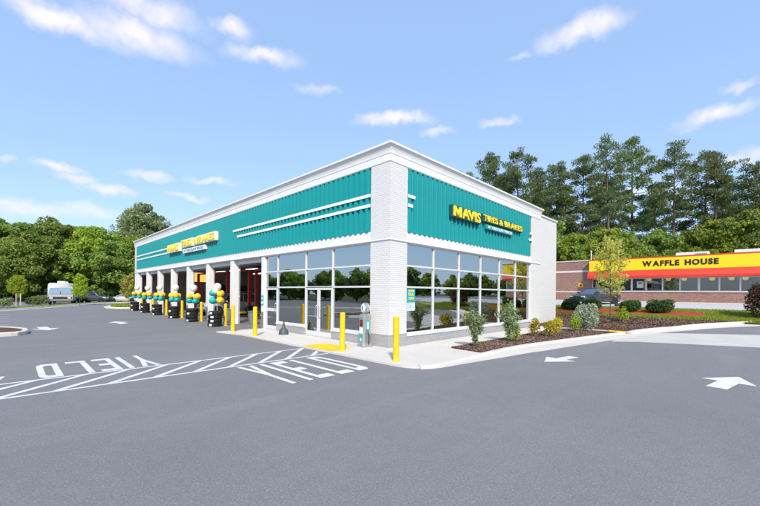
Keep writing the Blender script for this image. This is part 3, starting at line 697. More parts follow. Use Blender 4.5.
tyre = tyre_mesh('tire'); pos_names = ['bottom', 'second', 'third', 'top']
cols_txt = ['first and second', 'second and third', 'third and fourth', 'fourth and fifth', 'fifth and sixth', 'sixth and seventh']
stacks = [(-1.25, 11.75), (-1.12, 15.72), (-1.08, 19.5), (-1.0, 23.9), (-.95, 27.8), (-.92, 31.75)]
for s_, (x, y) in enumerate(stacks):
    nst = 4 if s_ else 4
    for k in range(nst):
        o = link('tire', tyre); o.location = (x+random.uniform(-.025, .025), y+random.uniform(-.025, .025), .0+k*.212); o.rotation_euler = (0, 0, random.uniform(0, 6))
        tag(o, f'{pos_names[k]} black tire of the stack before the column between the {cols_txt[s_]} bay', 'tire', 'stacked tires along the bays')
        if s_ == 0 or k % 2 == 0:
            st = MB(); a0 = R(200)+random.uniform(-.2, .3)-o.rotation_euler.z
            st.loft([[(.358*math.cos(a), .358*math.sin(a), z) for z in (.05, .15)]+[(.361*math.cos(a), .361*math.sin(a), z) for z in (.15, .05)] for a in np.linspace(a0, a0+.42, 6)])
            st.build('paper_label', M['stripe'], o)

# ------------------------------------------------------------------ balloons on sticks, one bouquet per stack
def balloon(mat, r, c, parent, up=(0,0,1)):
    q = Vector((0,0,1)).rotation_difference(Vector(up).normalized()); prof = []
    for i in range(13):
        a = math.pi*i/12; rr = math.sin(a)*r*(1 if a < 1.57 else 1-.16*((a-1.57)/1.57)); prof.append((max(rr, .001), math.cos(a)*r*(1 if a < 1.57 else 1.14)))
    mb = MB().lathe(prof, 18); mb.lathe([(.004, -r*1.13), (.022, -r*1.2)], 8)
    mb.v = [tuple(q @ Vector(v)+Vector(c)) for v in mb.v]
    return mb.build('balloon', mat, parent, smooth=True)
for s_, (x, y) in enumerate(stacks):
    bx_, by_ = x+.32, y+(.55 if s_ == 0 else .75)
    t = thing('balloon_column', f'yellow, teal and white balloon cluster on a stick behind the tire stack between the {cols_txt[s_]} bay', 'balloons', (bx_, by_, 0), 0, 'balloon clusters along the bays')
    MB().tube([(0, 0, 0), (0, 0, 2.1)], .012, 6).build('stick', M['stripe'], t); MB().lathe([(.16, 0), (.16, .02), (.03, .04), (.02, .05)], 16).build('base', M['stripe'], t)
    dirs = [RIGHT*.2-fwd*.1, -RIGHT*.2-fwd*.1, RIGHT*.12+fwd*.2, -RIGHT*.12+fwd*.2]
    jz = random.uniform(-.04, .05)
    if s_ == 0: lay = [(1.36, ('balteal', 'balyel', 'balyel', 'balteal')), (1.74, ('balteal', 'balyel', 'balyel', 'balteal'))]
    else: lay = [(1.28, ('balteal', 'balteal', 'balteal', 'balteal')), (1.56, ('balyel', 'balyel', 'balyel', 'balyel'))]
    for li, (z, ms) in enumerate(lay):
        for k, d in enumerate(dirs):
            d2 = d if s_ == 0 else Matrix.Rotation(random.uniform(-.5, .5), 3, 'Z') @ d*1.12
            kk = {0: 1, 1: 0, 2: 2, 3: 3}[k] if s_ == 0 else k
            balloon(M[ms[kk]], random.uniform(.17, .20), d2+Vector((0, 0, z+jz+random.uniform(-.03, .03))), t, d2*1.2+Vector((0, 0, .1)))
    balloon(M['balwhite'], .215, (0, 0, 2.12+jz), t)
    if s_ == 0: balloon(M['balwhite'], .16, tuple(-RIGHT*.05-fwd*.12+Vector((0, 0, 1.93))), t)

# ------------------------------------------------------------------ retro air pump by the pier
pu = thing('air_pump', 'silver retro pump with round head and teal decals against the white corner pier', 'pump', (-.42, .72, SW), R(-12))
MB().box(-.20, -.21, 0, .20, .21, .06).build('plinth', M['steel'], pu, bevel=.01)
def rr_ring(hx, hy_, z, c_=.05): return [(hx-c_, -hy_, z), (hx, -hy_+c_, z), (hx, hy_-c_, z), (hx-c_, hy_, z), (-hx+c_, hy_, z), (-hx, hy_-c_, z), (-hx, -hy_+c_, z), (-hx+c_, -hy_, z)]
MB().loft([rr_ring(.17, .18, .06), rr_ring(.155, .165, .5), rr_ring(.155, .165, .9), rr_ring(.165, .18, 1.0), rr_ring(.165, .18, 1.08), rr_ring(.13, .13, 1.13), rr_ring(.07, .07, 1.15, .03)]).build('body', M['steel'], pu, smooth=True)
hd = MB().lathe([(.02, -.085), (.15, -.085), (.185, -.06), (.19, 0), (.185, .06), (.15, .085), (.02, .085)], 24, (0, 0, 1.33), axis='x').build('head', M['steel'], pu, smooth=True)
MB().lathe([(.145, -.089), (.145, -.0855)], 24, (0, 0, 1.33), axis='x').build('dial', M['stripe'], hd); MB().lathe([(.085, -.093), (.085, -.0895)], 6, (0, 0, 1.33), axis='x').build('emblem', M['paperteal'], hd)
MB().lathe([(.145, -.089), (.145, -.0855)], 24, (0, 0, 1.33), axis='y').build('dial', M['stripe'], hd)
for z0, z1, mt in ((.16, .42, 'paperteal'), (.46, .66, 'stripe'), (.70, .93, 'black')): MB().box(-.172 if z0 < .5 else -.160, -.09, z0, -.150, .09, z1).build('decal', M[mt], pu)
MB().box(-.178, -.05, .20, -.173, .05, .30).build('decal', M['stripe'], pu); MB().box(-.166, -.045, .80, -.161, .045, .90).build('coin_slot', M['red'], pu)
MB().box(-.06, -.175, .55, .06, -.155, .95).build('decal', M['paperteal'], pu); MB().box(-.03, -.179, .62, .03, -.176, .86).build('decal', M['stripe'], pu)
MB().tube([(.0, -.17, .5), (.02, -.27, .4), (.03, -.26, .2), (.0, -.24, .1), (-.03, -.27, .25), (-.02, -.25, .5), (.0, -.17, .6)], .014, 6).build('hose', M['black'], pu, smooth=True)
# ash receptacle
ar = thing('ash_receptacle', 'dark cone-shaped smoking receptacle on the sidewalk by the sill wall', 'receptacle', (-.62, 5.72, SW))
MB().lathe([(.21, 0), (.215, .03), (.205, .06), (.195, .15), (.16, .22), (.09, .29), (.06, .34), (.05, .46), (.055, .48), (.055, .53), (.03, .56), (.001, .565)], 20).build('body', M['darkgreenplastic'], ar, smooth=True)
MB().lathe([(.058, .49), (.058, .52)], 16).build('collar', M['yellow'], ar)
# bin in the first bay
bn = thing('trash_can', 'grey ribbed round trash can just inside the first open bay', 'trash can', (.78, 11.45, .03))
prof = [(.22, 0), (.235, .02)]
prof += [(.235+.045*z/.74+(.006 if i % 2 else 0), z) for i, z in enumerate(np.linspace(.05, .70, 12))]+[(.30, .72), (.305, .76), (.285, .77), (.275, .72), (.23, .1), (.001, .09)]
MB().lathe(prof, 24).build('body', M['greyplastic'], bn, smooth=True)
for s_ in (-1, 1): MB().box(-.06, s_*.30-.02, .62, .06, s_*.30+.02, .66).build('handle', M['greyplastic'], bn, bevel=.008)
b2 = copy_tree(bn); place(b2, (.95, 15.2, .03), 1, 1, 'grey ribbed round trash can just inside the second open bay')

# two-post lifts, one pair per bay
def make_lift():
    t = thing('vehicle_lift', '-', 'lift')
    for s_ in (-1, 1):
        c = MB().box(-.10, s_*1.35-.07, 0, .10, s_*1.35+.07, 3.5).build('post', M['red'], t, bevel=.015); MB().box(-.25, s_*1.35-.2, 0, .25, s_*1.35+.2, .03).build('base_plate', M['red'], c)
        MB().box(-.13, s_*1.35-.10, .25, .13, s_*1.35+.10, .85).build('carriage', M['black'], c)
        for q in (-1, 1):
            MB().tube([(0, s_*1.12, .35), (q*.75, s_*.75, .32)], .05, 6).build('arm', M['yellow'], c)
    MB().box(-.08, -1.2, 3.38, .08, 1.2, 3.5).build('crossbeam', M['red'], t)
    return t
lf0 = make_lift()
ordn = ['first', 'second', 'third', 'fourth', 'fifth', 'sixth', 'seventh']
for i in range(5):
    o = lf0 if i == 0 else copy_tree(lf0)
    place(o, (3.1, 10.6+3.78*i, .03), 0, 1, f'red two-post vehicle lift standing in the {ordn[i]} open bay', 'vehicle lifts in the bays')
# tyre racks along the rear and showroom
def rack(loc, rz, L, label, levels=(.35, 1.15, 1.95)):
    t = thing('tire_rack', label, 'rack', loc, rz)
    for x in (-L/2, 0, L/2):
        for y in (-.25, .25): MB().box(x-.03, y-.03, 0, x+.03, y+.03, 2.6).build('upright', M['steel'], t)
    for z in levels:
        for y in (-.18, .18): MB().box(-L/2, y-.025, z-.05, L/2, y+.025, z).build('rail', M['steel'], t)
    c, s = math.cos(rz), math.sin(rz)
    for li, z in enumerate(levels):
        k = 0; x = -L/2+.18
        while x < L/2-.12:
            o = link('tire', tyre); o.rotation_euler = (0, R(90), rz); o.location = (loc[0]+c*(x-.1), loc[1]+s*(x-.1), loc[2]+z+.30)
            tag(o, 'black tire standing on the steel rack '+label.split(' rack ')[1], 'tire', 'tires racked '+label.split(' rack ')[1]); x += .235
rack((9.5, 34.9, .03), 0, 4.2, 'steel tire rack at the far wall of the bays')
rack((6.2, 8.2, .03), 0, 3.2, 'steel tire rack inside the glass showroom', (.35, 1.15))
# showroom counter and chairs
ct = thing('service_counter', 'white and teal service counter inside the glass showroom', 'counter', (5.6, 5.0, .03), R(35))
MB().box(-1.2, -.3, 0, 1.2, .3, 1.0).build('cabinet', M['wallpale'], ct); MB().box(-1.25, -.36, 1.0, 1.25, .36, 1.05).build('top', M['white'], ct, bevel=.01); MB().box(-1.2, -.312, .35, 1.2, -.302, .65).build('front_stripe', M['paperteal'], ct)
def make_chair():
    t = thing('waiting_chair', '-', 'chair')
    MB().box(-.24, -.24, .42, .24, .24, .48).build('seat', M['black'], t, bevel=.02); MB().box(-.24, .2, .52, .24, .25, .92).build('backrest', M['black'], t, bevel=.02)
    for x in (-.22, .22):
        for y in (-.22, .22): MB().tube([(x, y, 0), (x, y, .44 if y < 0 else .9)], .013, 6).build('leg', M['chrome'], t)
    return t
ch0 = make_chair()
for i, (x, y, rz, lb) in enumerate([(3.0, 2.6, 2.0, 'black waiting chair inside the second corner window'), (3.5, 3.3, 2.2, 'black waiting chair between two others inside the glass front'), (4.1, 3.9, 2.4, 'black waiting chair closest to the service counter')]):
    place(ch0 if i == 0 else copy_tree(ch0), (x, y, .03), rz, 1, lb, 'waiting chairs in the showroom')
yb = tag(MB().box(3.75, 30.0, 2.85, 5.05, 30.05, 3.75).build('lit_menu_board', M['lampy']), 'glowing yellow board hanging deep inside the bays', 'board')
MB().box(3.7, 30.052, 2.8, 5.1, 30.12, 3.8).build('housing', M['black'], yb)
for x in (3.9, 4.9): MB().tube([(x, 30.08, 3.8), (x, 30.08, 5.2)], .012, 6).build('hanger_rod', M['steel'], yb)

# ------------------------------------------------------------------ the diner across the lot
WX = 32.0; WZ = 1.40
di = thing('diner', 'low brick diner with yellow sign fascia, red awning and row of windows', 'building', (WX, 0, WZ))
def D(name, mat, *boxes, **k):
    mb = MB(); [mb.box(*b) for b in boxes]; return mb.build(name, mat, k.get('parent', di), bevel=k.get('bevel', 0))
Y0, Y1, YE = -10.9, 1.9, 20.0
D('brick_wall', M['whbrick'], (0, Y0, -.3, .25, Y1, .86)); D('brick_wall', M['whbrick'], (0, Y1, -.3, .25, YE, 3.98))
D('masonry_band', M['whband'], (-.02, Y1, .80, 0, YE, .92), (-.02, Y1, 2.85, 0, YE, 3.05)); D('coping', M['whband'], (-.05, Y1, 3.98, .3, YE, 4.08))
D('brick_wall', M['whbrick'], (.25, YE-.25, -.3, 14, YE, 3.98)); D('rear_wall', M['whbrick'], (13.75, Y0, -.3, 14, YE-.25, 3.9)); D('brick_wall', M['whbrick'], (.25, Y0, -.3, 14, Y0+.25, 3.9))
D('roof', M['ceil'], (.26, Y0+.26, 3.6, 13.7, YE-.26, 3.7)); D('floor', M['floorin'], (.26, Y0+.26, -.2, 13.7, YE-.26, .02)); D('inner_wall', M['wallpale'], (4.0, Y0+.26, .02, 4.1, Y1, 3.5))
D('inner_wall', M['wallin'], (.26, Y1, .02, 4.0, Y1+.1, 3.5))
D('sill', M['white'], (-.07, Y0, .86, .2, Y1, .95)); D('head', M['white'], (.0, Y0, 2.15, .2, Y1, 2.25))
D('walkway', M['kerbm'], (-1.05, Y0, -.3, -.003, YE, .0)); D('header_wall', M['white'], (.05, Y0, 2.25, .25, Y1, 3.9))
mull = [1.9, -.43, -1.44, -2.51, -3.72, -4.93, -6.21, -7.45, -8.68, -9.92, -10.85]
for i, (a, b) in enumerate(zip(mull[:-1], mull[1:])):
    w = .05; wide = .11 if i in (0, 1, 5) else .05
    fr = D('window', M['white'], (.03, b, .95, .13, b+wide, 2.15), (.03, a-w, .95, .13, a, 2.15), (.03, b+wide, .95, .13, a-w, 1.0), (.03, b+wide, 2.10, .13, a-w, 2.15))
    D('pane', M['whglass'], (.07, b+wide-.003, .997, .078, a-w+.003, 2.103), parent=fr)
# sign fascia, awning with scalloped skirt
D('sign_fascia', M['whyellow'], (-.72, Y0, 2.86, -.02, Y1+.1, 3.93)); D('fascia_cap', M['whred'], (-.75, Y0, 3.93, .02, Y1+.13, 4.02))
aw = MB().loft([[(-.02, y, 2.14), (-1.02, y, 2.14), (-1.03, y, 2.34), (-.95, y, 2.50), (-.74, y, 2.80), (-.70, y, 2.855), (-.02, y, 2.855)] for y in (Y0, Y1+.2)]).build('awning', M['whred'], di)
lettering('WAFFLE HOUSE', 2.32, 7.42, 3.20, 3.64, .03, .045, M['blackletter'], di, faceL(-.737), .10, .5)
for i, (y, lb) in enumerate([(-4.0, 0), (-5.12, 0), (-6.96, 0), (-8.16, 0), (-8.98, 0), (-2.6, 0), (-10.3, 0)]):
    l_ = D('pendant_cord', M['black'], (1.19, y-.01, 2.28, 1.21, y+.01, 3.5))
    MB().lathe([(.03, 2.30), (.10, 2.28), (.17, 2.20), (.19, 2.08), (.17, 1.96), (.10, 1.90), (.001, 1.88)], 14, (1.2, y, 0)).build('globe_shade', M['globe'], l_, smooth=True)
for y0, y1 in ((-6.4, -4.1), (-10.4, -7.9)):
    a = tag(MB().box(-1.0, y0, 0, .9, y1, .55).build('rooftop_unit', M['white'], bevel=.03), 'long white rooftop air unit near the start of the diner lettering' if y0 > -7 else 'long white rooftop air unit past the end of the diner lettering', 'rooftop unit', 'rooftop units on the diner')
    a.location = (WX+3.5, -.3 if y0 > -7 else -.4, WZ+3.72+.28)
    for k in range(9): MB().box(-1.02, y0+.15+k*.09, .12, -1.005, y0+.20+k*.09, .42).build('louvre', M['greyplastic'], a)
    MB().box(-.9, y0+.1, -.3, .8, y1-.1, 0).build('curb', M['greyplastic'], a)
vp = thing('vent_pipe', 'thin white vent pipe rising from the diner roof where brick meets yellow', 'pipe', (WX+1.5, 2.4, WZ+3.7)); MB().lathe([(.05, 0), (.05, 1.35), (.08, 1.36), (.08, 1.45), (.001, 1.5)], 10).build('pipe', M['white'], vp); MB().lathe([(.14, 0), (.06, .15)], 10).build('flashing', M['greyplastic'], vp)
ys_ = tag(MB().box(-.03, 2.75, 1.32, -.012, 3.15, 1.75).build('wall_plaque', M['yellow'], bevel=.004), 'small yellow notice on the brick wall left of the diner windows', 'sign'); ys_.location = (WX, 0, WZ); MB().box(-.034, 2.85, 1.45, -.031, 3.05, 1.6).build('plaque_text', M['blackletter'], ys_)
for y, lb in ((-2.0, 'white paper menu taped in the diner window above the sapling'),):
    w_ = tag(MB().box(.055, y-.3, 1.25, .06, y+.2, 1.85).build('window_notice', M['paper']), 'pale paper notice in the diner window nearest the lettering', 'notice'); w_.location = (WX, 0, WZ)
    MB().box(.051, y-.2, 1.6, .054, y+.1, 1.75).build('print_block', M['greyplastic'], w_)
# post sign in the diner lot
sp = thing('post_sign', 'dark slim post with small sign standing beside the parked dark car', 'sign', (24.6, -1.72, T(24.6)))
MB().tube([(0, 0, 0), (0, 0, 2.2)], .045, 8).build('post', M['black'], sp); MB().box(-.04, -.2, 1.75, -.01, .2, 2.15).build('plate', M['black'], sp, bevel=.01); MB().lathe([(.18, 0), (.16, .2), (.06, .25)], 12).build('base', M['black'], sp)

# ------------------------------------------------------------------ vehicles
def car(name, label, paintm, loc, rz, suv=False, L=4.6, W=1.82, group=None):
    t = thing(name, label, 'car' if not suv else 'SUV', loc, rz, group); hl = L/2; hw = W/2
    belt, roof, hood = (1.06, 1.74, 1.03) if suv else (.93, 1.43, .86)
    zb = .30 if suv else .22
    st = [(-hl, .86, zb+.18, belt-.12), (-hl+.12, .95, zb, belt-.02), (-hl*.55, 1, zb, belt), (0, 1, zb, belt), (hl*.38, 1, zb, belt-.01), (hl*.62, .98, zb, hood), (hl-.22, .93, zb, hood-.1), (hl-.02, .82, zb+.12, hood-.24)]
    rings = []
    for x, k, a, b in st:
        w = hw*k; rings.append([(x, -w*.9, a), (x, w*.9, a), (x, w, a+.16), (x, w, (a+b)/2+.05), (x, w*.96, b-.10), (x, w*.86, b), (x, -w*.86, b), (x, -w*.96, b-.10), (x, -w, (a+b)/2+.05), (x, -w, a+.16)])
    MB().loft(rings).build('body', paintm, t, smooth=True)
    x0, x1, x2, x3 = (-hl+.06, -hl+.28, .28, 1.0) if suv else (-hl*.72, -hl*.42, .22, .98)
    def ring(x, z, w): return [(x, -w, z), (x, w, z)]
    g = MB(); lo = hw*.86; up = hw*.68
    A = [(x0, -lo, belt-.03), (x0, lo, belt-.03), (x3, lo*.96, belt-.03), (x3, -lo*.96, belt-.03), (x1, -up, roof-.05), (x1, up, roof-.05), (x2, up, roof-.05), (x2, -up, roof-.05)]
    g.add(A, [(0, 1, 5, 4), (1, 2, 6, 5), (2, 3, 7, 6), (3, 0, 4, 7), (4, 5, 6, 7)]); g.build('windows', M['carglass'], t)
    rf = MB().loft([[(x1-.06, -up, roof-.06), (x1-.06, up, roof-.06), (x1, up*.9, roof-.01), (x1, -up*.9, roof-.01)], [((x1+x2)/2, -up-.02, roof-.05), ((x1+x2)/2, up+.02, roof-.05), ((x1+x2)/2, up*.85, roof+.03), ((x1+x2)/2, -up*.85, roof+.03)], [(x2+.06, -up, roof-.06), (x2+.06, up, roof-.06), (x2, up*.9, roof-.01), (x2, -up*.9, roof-.01)]]).build('roof', paintm, t, smooth=True)
    for s_ in (-1, 1):
        for a, b in (((x0, lo), (x1, up)), ((x3, lo*.96), (x2, up)), (((x0+x3)/2-.25, lo), ((x1+x2)/2-.1, up))):
            MB().tube([(a[0], s_*a[1], belt-.03), (b[0], s_*b[1], roof-.04)], .045, 6).build('pillar', paintm, t)
        if suv: MB().tube([(x1+.1, s_*up*.9, roof+.06), (x2-.1, s_*up*.9, roof+.06)], .02, 6).build('roof_rail', M['black'], t)
        for x in (-hl*.60, hl*.62):
            w = thing('wheel', None, None); w.parent = t; w.location = (x, s_*(hw-.09), .34 if not suv else .37); w.scale = (1, s_, 1); r = .335 if not suv else .37
            MB().lathe([(r*.62, -.1), (r*.93, -.11), (r, -.07), (r, .07), (r*.93, .11), (r*.62, .1)], 22, axis='y').build('tyre', M['rubber'], w, smooth=True)
            MB().lathe([(.03, .085), (r*.2, .095), (r*.55, .075), (r*.63, .103), (r*.64, .05)], 18, axis='y').build('rim', M['chrome'], w, smooth=True)
            MB().lathe([(r*1.16, -.12), (r*1.16, .092)], 20, (x, s_*(hw-.09), w.location.z), axis='y').build('wheel_arch', M['black'], t)
        MB().box(hl-.20, s_*hw*.60-.17, hood-.30, hl-.04, s_*hw*.60+.17, hood-.16).build('headlight', M['head'], t, bevel=.03)
        MB().box(-hl-.01, s_*hw*.68-.14, belt-.30, -hl+.14, s_*hw*.68+.14, belt-.1).build('tail_light', M['tail'], t, bevel=.02)
        MB().box(x3-.28, s_*(hw+.02)-.1, belt+.0, x3-.1, s_*(hw+.02)+.1, belt+.14).build('mirror', paintm, t, bevel=.03)
    MB().box(hl-.09, -hw*.42, hood-.34, hl-.01, hw*.42, hood-.17).build('grille', M['black'], t); MB().box(hl-.08, -hw*.8, zb+.02, hl+.03, hw*.8, zb+.22).build('bumper', M['black'], t, bevel=.04); MB().box(-hl-.03, -hw*.8, zb+.05, -hl+.1, hw*.8, zb+.26).build('bumper', M['black'], t, bevel=.04)
    MB().box(-hl-.034, -.25, zb+.32, -hl-.0, .25, zb+.45).build('number_plate', M['stripe'], t)
    return t
va = math.atan2(RIGHT.y, RIGHT.x)
car('parked_suv', 'dark blue-grey SUV parked side-on between the motorhome and the pale car', M['suvpaint'], (-.2, 61.3, 0), va+.12, True, 4.7, 1.9)
car('parked_car', 'pale silver sedan parked beside the dark SUV before the wood', M['silverpaint'], (4.0, 62.4, 0), va+.1+math.pi, False, 4.6, 1.8)
car('parked_car', 'dark hatchback with bright windscreen parked before the brick diner wall', M['darkpaint'], (26.2, .25, T(26.2)), math.pi-.42, False, 4.3, 1.8)
car('service_van', 'grey utility vehicle standing nose-out in the third bay', M['greyvan'], (3.2, 20.6, .03), math.pi+.1, True, 4.4, 1.85)
rv = thing('motorhome', 'white boxy motorhome with large windscreen parked before the dark wood', 'motorhome', (-4.1, 57.3, 0), math.atan2(-8.395-57, -8.974+4.1)-.07)
rb = [(-4, .42, 2.72), (2.9, .42, 2.78), (3.35, .42, 2.74), (3.6, .45, 2.55)]
def rvring(x, zb, zt, w=1.22): return [(x, -w, zb), (x, w, zb), (x, w, zt-.14), (x, w-.14, zt), (x, -w+.14, zt), (x, -w, zt-.14)]
MB().loft([rvring(-4, .42, 2.72), rvring(2.9, .42, 2.80), rvring(3.45, .42, 2.74), rvring(3.7, .45, 2.35), rvring(3.85, .45, 1.3)]).build('body', M['rvwhite'], rv, smooth=True)
ws = MB().prism([(-1.10, 1.38), (1.10, 1.38), (1.04, 2.18), (-1.04, 2.18)], lambda u, v, k: (3.865+.03*k-(v-1.38)*.152, u, v)).build('windscreen', M['rvglass'], rv)
MB().box(3.80, -.03, 1.38, 3.9, .03, 1.7).build('wiper_post', M['black'], ws)
MB().box(3.8, -1.15, .72, 3.88, 1.15, 1.0).build('grille_band', M['black'], rv); MB().box(3.75, -1.2, .42, 4.0, 1.2, .66).build('bumper', M['greyplastic'], rv, bevel=.05)
MB().box(-3.9, 1.215, 1.0, 3.3, 1.228, 1.22).build('side_stripe', M['rvbrown'], rv); MB().box(-3.9, -1.228, 1.0, 3.3, -1.215, 1.22).build('side_stripe', M['rvbrown'], rv)
for s_ in (-1, 1):
    MB().box(3.84, s_*.88-.16, .74, 3.92, s_*.88+.16, .96).build('headlight', M['head'], rv, bevel=.02)
    m_ = MB().box(3.55, s_*1.42-.1, 1.55, 3.68, s_*1.42+.1, 1.95).build('mirror', M['black'], rv, bevel=.03); MB().tube([(3.6, s_*1.2, 2.0), (3.62, s_*1.42, 1.9)], .02, 6).build('mirror_arm', M['black'], m_)
    for x in (-2.4, 2.4): MB().lathe([(.2, -.13), (.40, -.14), (.43, -.08), (.43, .08), (.40, .14), (.2, .13)], 20, (x, s_*1.1, .43), axis='y').build('wheel', M['rubber'], rv, smooth=True)
    for x0, x1 in ((-3.2, -2.0), (-1.2, .2), (1.4, 2.6)): MB().box(x0, s_*1.224-.006, 1.5, x1, s_*1.224+.006, 2.05).build('side_window', M['carglass'], rv)
for x in (-1.8, 1.9): MB().box(x-.5, -.42, 2.74, x+.5, .42, 3.05).build('roof_air_unit', M['white'], rv, bevel=.08)

# ------------------------------------------------------------------ foliage builders
def quads_mesh(name, V, mat):
    n = len(V); me = bpy.data.meshes.new(name); me.vertices.add(n*4); me.vertices.foreach_set('co', V.reshape(-1).astype(np.float32))
    me.loops.add(n*4); me.loops.foreach_set('vertex_index', np.arange(n*4, dtype=np.int32)); me.polygons.add(n); me.polygons.foreach_set('loop_start', np.arange(n, dtype=np.int32)*4)
    me.materials.append(mat); me.update(calc_edges=True); me.validate(); return me
def unit(a): return a/np.maximum(np.linalg.norm(a, axis=1, keepdims=True), 1e-6)
def leaf_quads(P, Nr, S, aspect=.55, wob=.8, droop=0):
    n = len(P); nr = unit(Nr+rng.normal(0, wob, (n, 3))); t = unit(np.cross(nr, rng.normal(0, 1, (n, 3)))); b = np.cross(nr, t); s = S[:, None]
    t = t*s; b = b*s*aspect; fold = nr*s*.12
    return np.stack([P-t*.5, P+b*.5+fold, P+t*.5, P-b*.5+fold], 1)
def ball(n): return unit(rng.normal(0, 1, (n, 3)))
def crown_leaves(lobes, per, size, aspect=.6, shell=.35, jit=.5):
    Q = []
    for c, r in lobes:
        n = int(per); d = ball(n); rad = 1-shell*rng.random(n)**1.6
        P = np.array(c)+d*rad[:, None]*np.array(r); Nr = d*.8+np.array([0, 0, .5])
        Q.append(leaf_quads(P, Nr, size*(1+rng.uniform(-jit, jit, n)), aspect, 1.3))
    return np.concatenate(Q)
def tree_proto(kind, Ht, Rr, mat, base, nl, per, size, seedlab, trunk_r=.22, lobe=(.16, .30), squash=.8, bark='bark'):
    """trunk with limbs reaching to the lobes of the crown; lobes carry leaf-sized faces"""
    t = thing(kind, '-', 'tree'); mb = MB(); lobes = []
    top = Vector((random.uniform(-.4, .4), random.uniform(-.4, .4), Ht*.8))
    mb.tube([(0,0,-.2), (0,0,Ht*.1), (top.x*.3, top.y*.3, Ht*.35), (top.x*.7, top.y*.7, Ht*.6), tuple(top)], [trunk_r*1.35, trunk_r, trunk_r*.8, trunk_r*.5, .03], 9)
    for i in range(nl):
        for _ in range(20):
            d = ball(1)[0]; q = rng.random()**.45
            z = base+(Ht-base)*(.5+.5*d[2]*q); tt = (z-base)/(Ht-base)
            env = Rr*(math.sin(math.pi*min(max(.10+.86*tt**.85, 0), 1))**.6)
            xy = d[:2]*q; nrm = math.hypot(*xy)
            if nrm < 1.02: break
        lr = Rr*random.uniform(*lobe); p_ = (xy[0]*env, xy[1]*env, min(max(z, base+lr*.4), Ht-lr*.6)); lobes.append((p_, (lr, lr, lr*squash)))
        z0 = max(.22*Ht, p_[2]-Ht*.25)
        if i % 2 == 0:
            mid = (p_[0]*.45, p_[1]*.45, (z0+p_[2])/2-.1); mb.tube([(top.x*.3, top.y*.3, z0), mid, p_], [trunk_r*.42, trunk_r*.25, .02], 5)
    mb.build('trunk', M[bark], t, smooth=True)
    link('crown', quads_mesh('crown', crown_leaves(lobes, per, size), mat), t)
    return t
def pine_proto(Ht, Rr, base, nb, full=1.0):
    """tall bare stem, limbs bending up into rounded needle clumps"""
    t = thing('pine_tree', '-', 'tree'); mb = MB(); lean = Vector((random.uniform(-.6, .6), random.uniform(-.6, .6), 0)); Q = []
    ax = lambda z: lean*(z/Ht)**1.5
    mb.tube([tuple(ax(max(z, 0))+Vector((0, 0, z))) for z in np.linspace(-.3, Ht-.6, 9)], list(np.linspace(.27, .04, 9)), 8)
    for i in range(nb):
        tt = (i+random.random())/nb; z = base+(Ht-base)*tt*.96; a = i*2.4+random.uniform(-.8, .8)
        ln = Rr*math.sin(math.pi*(.16+.74*tt))**.7*random.uniform(.45, 1.15)*(1-.5*tt**4)
        d = Vector((math.cos(a), math.sin(a), .08+.55*tt*random.uniform(.4, 1.2))); o = ax(z)+Vector((0, 0, z-ln*.15))
        mb.tube([tuple(o), tuple(o+d*ln*.5-Vector((0, 0, .04*ln))), tuple(o+d*ln+Vector((0, 0, .12*ln)))], [.06, .035, .012], 5)
        for k in range(max(2, int(ln*1.7*full))):
            f_ = random.uniform(.45, 1.05); cpt = o+d*ln*f_+Vector((random.gauss(0, .3), random.gauss(0, .3), random.gauss(.12, .12)))
            rr = random.uniform(.35, .85); n = int(105*rr); dd = ball(n); P0 = np.array(cpt)+dd*(rng.random(n)[:, None]**.5)*np.array([rr, rr, rr*.55]); dd = unit(dd*.7+np.array([0, 0, .55])+rng.normal(0, .35, (n, 3)))
            L_ = rng.uniform(.28, .5, n)[:, None]; side = unit(np.cross(dd, rng.normal(0, 1, (n, 3))))*.06
            Q.append(np.stack([P0-side*.6, P0+dd*L_*.6-side, P0+dd*L_, P0+dd*L_*.6+side], 1))
    mb.build('trunk', M['pinebark'], t, smooth=True); link('crown', quads_mesh('crown', np.concatenate(Q), M['pine']), t)
    return t
used = set()
def put(proto, loc, s, label, group=None, rz=None):
    o = proto if proto.name not in used else copy_tree(proto); used.add(o.name)
    place(o, loc, random.uniform(0, 6.28) if rz is None else rz, s, label, group); return o
def at(px, depth, z=None):
    d = fwd*depth+RIGHT*((px-380)/361.4*depth); x, y = CAM.x+d.x, CAM.y+d.y
    return (x, y, T(x) if z is None else z)

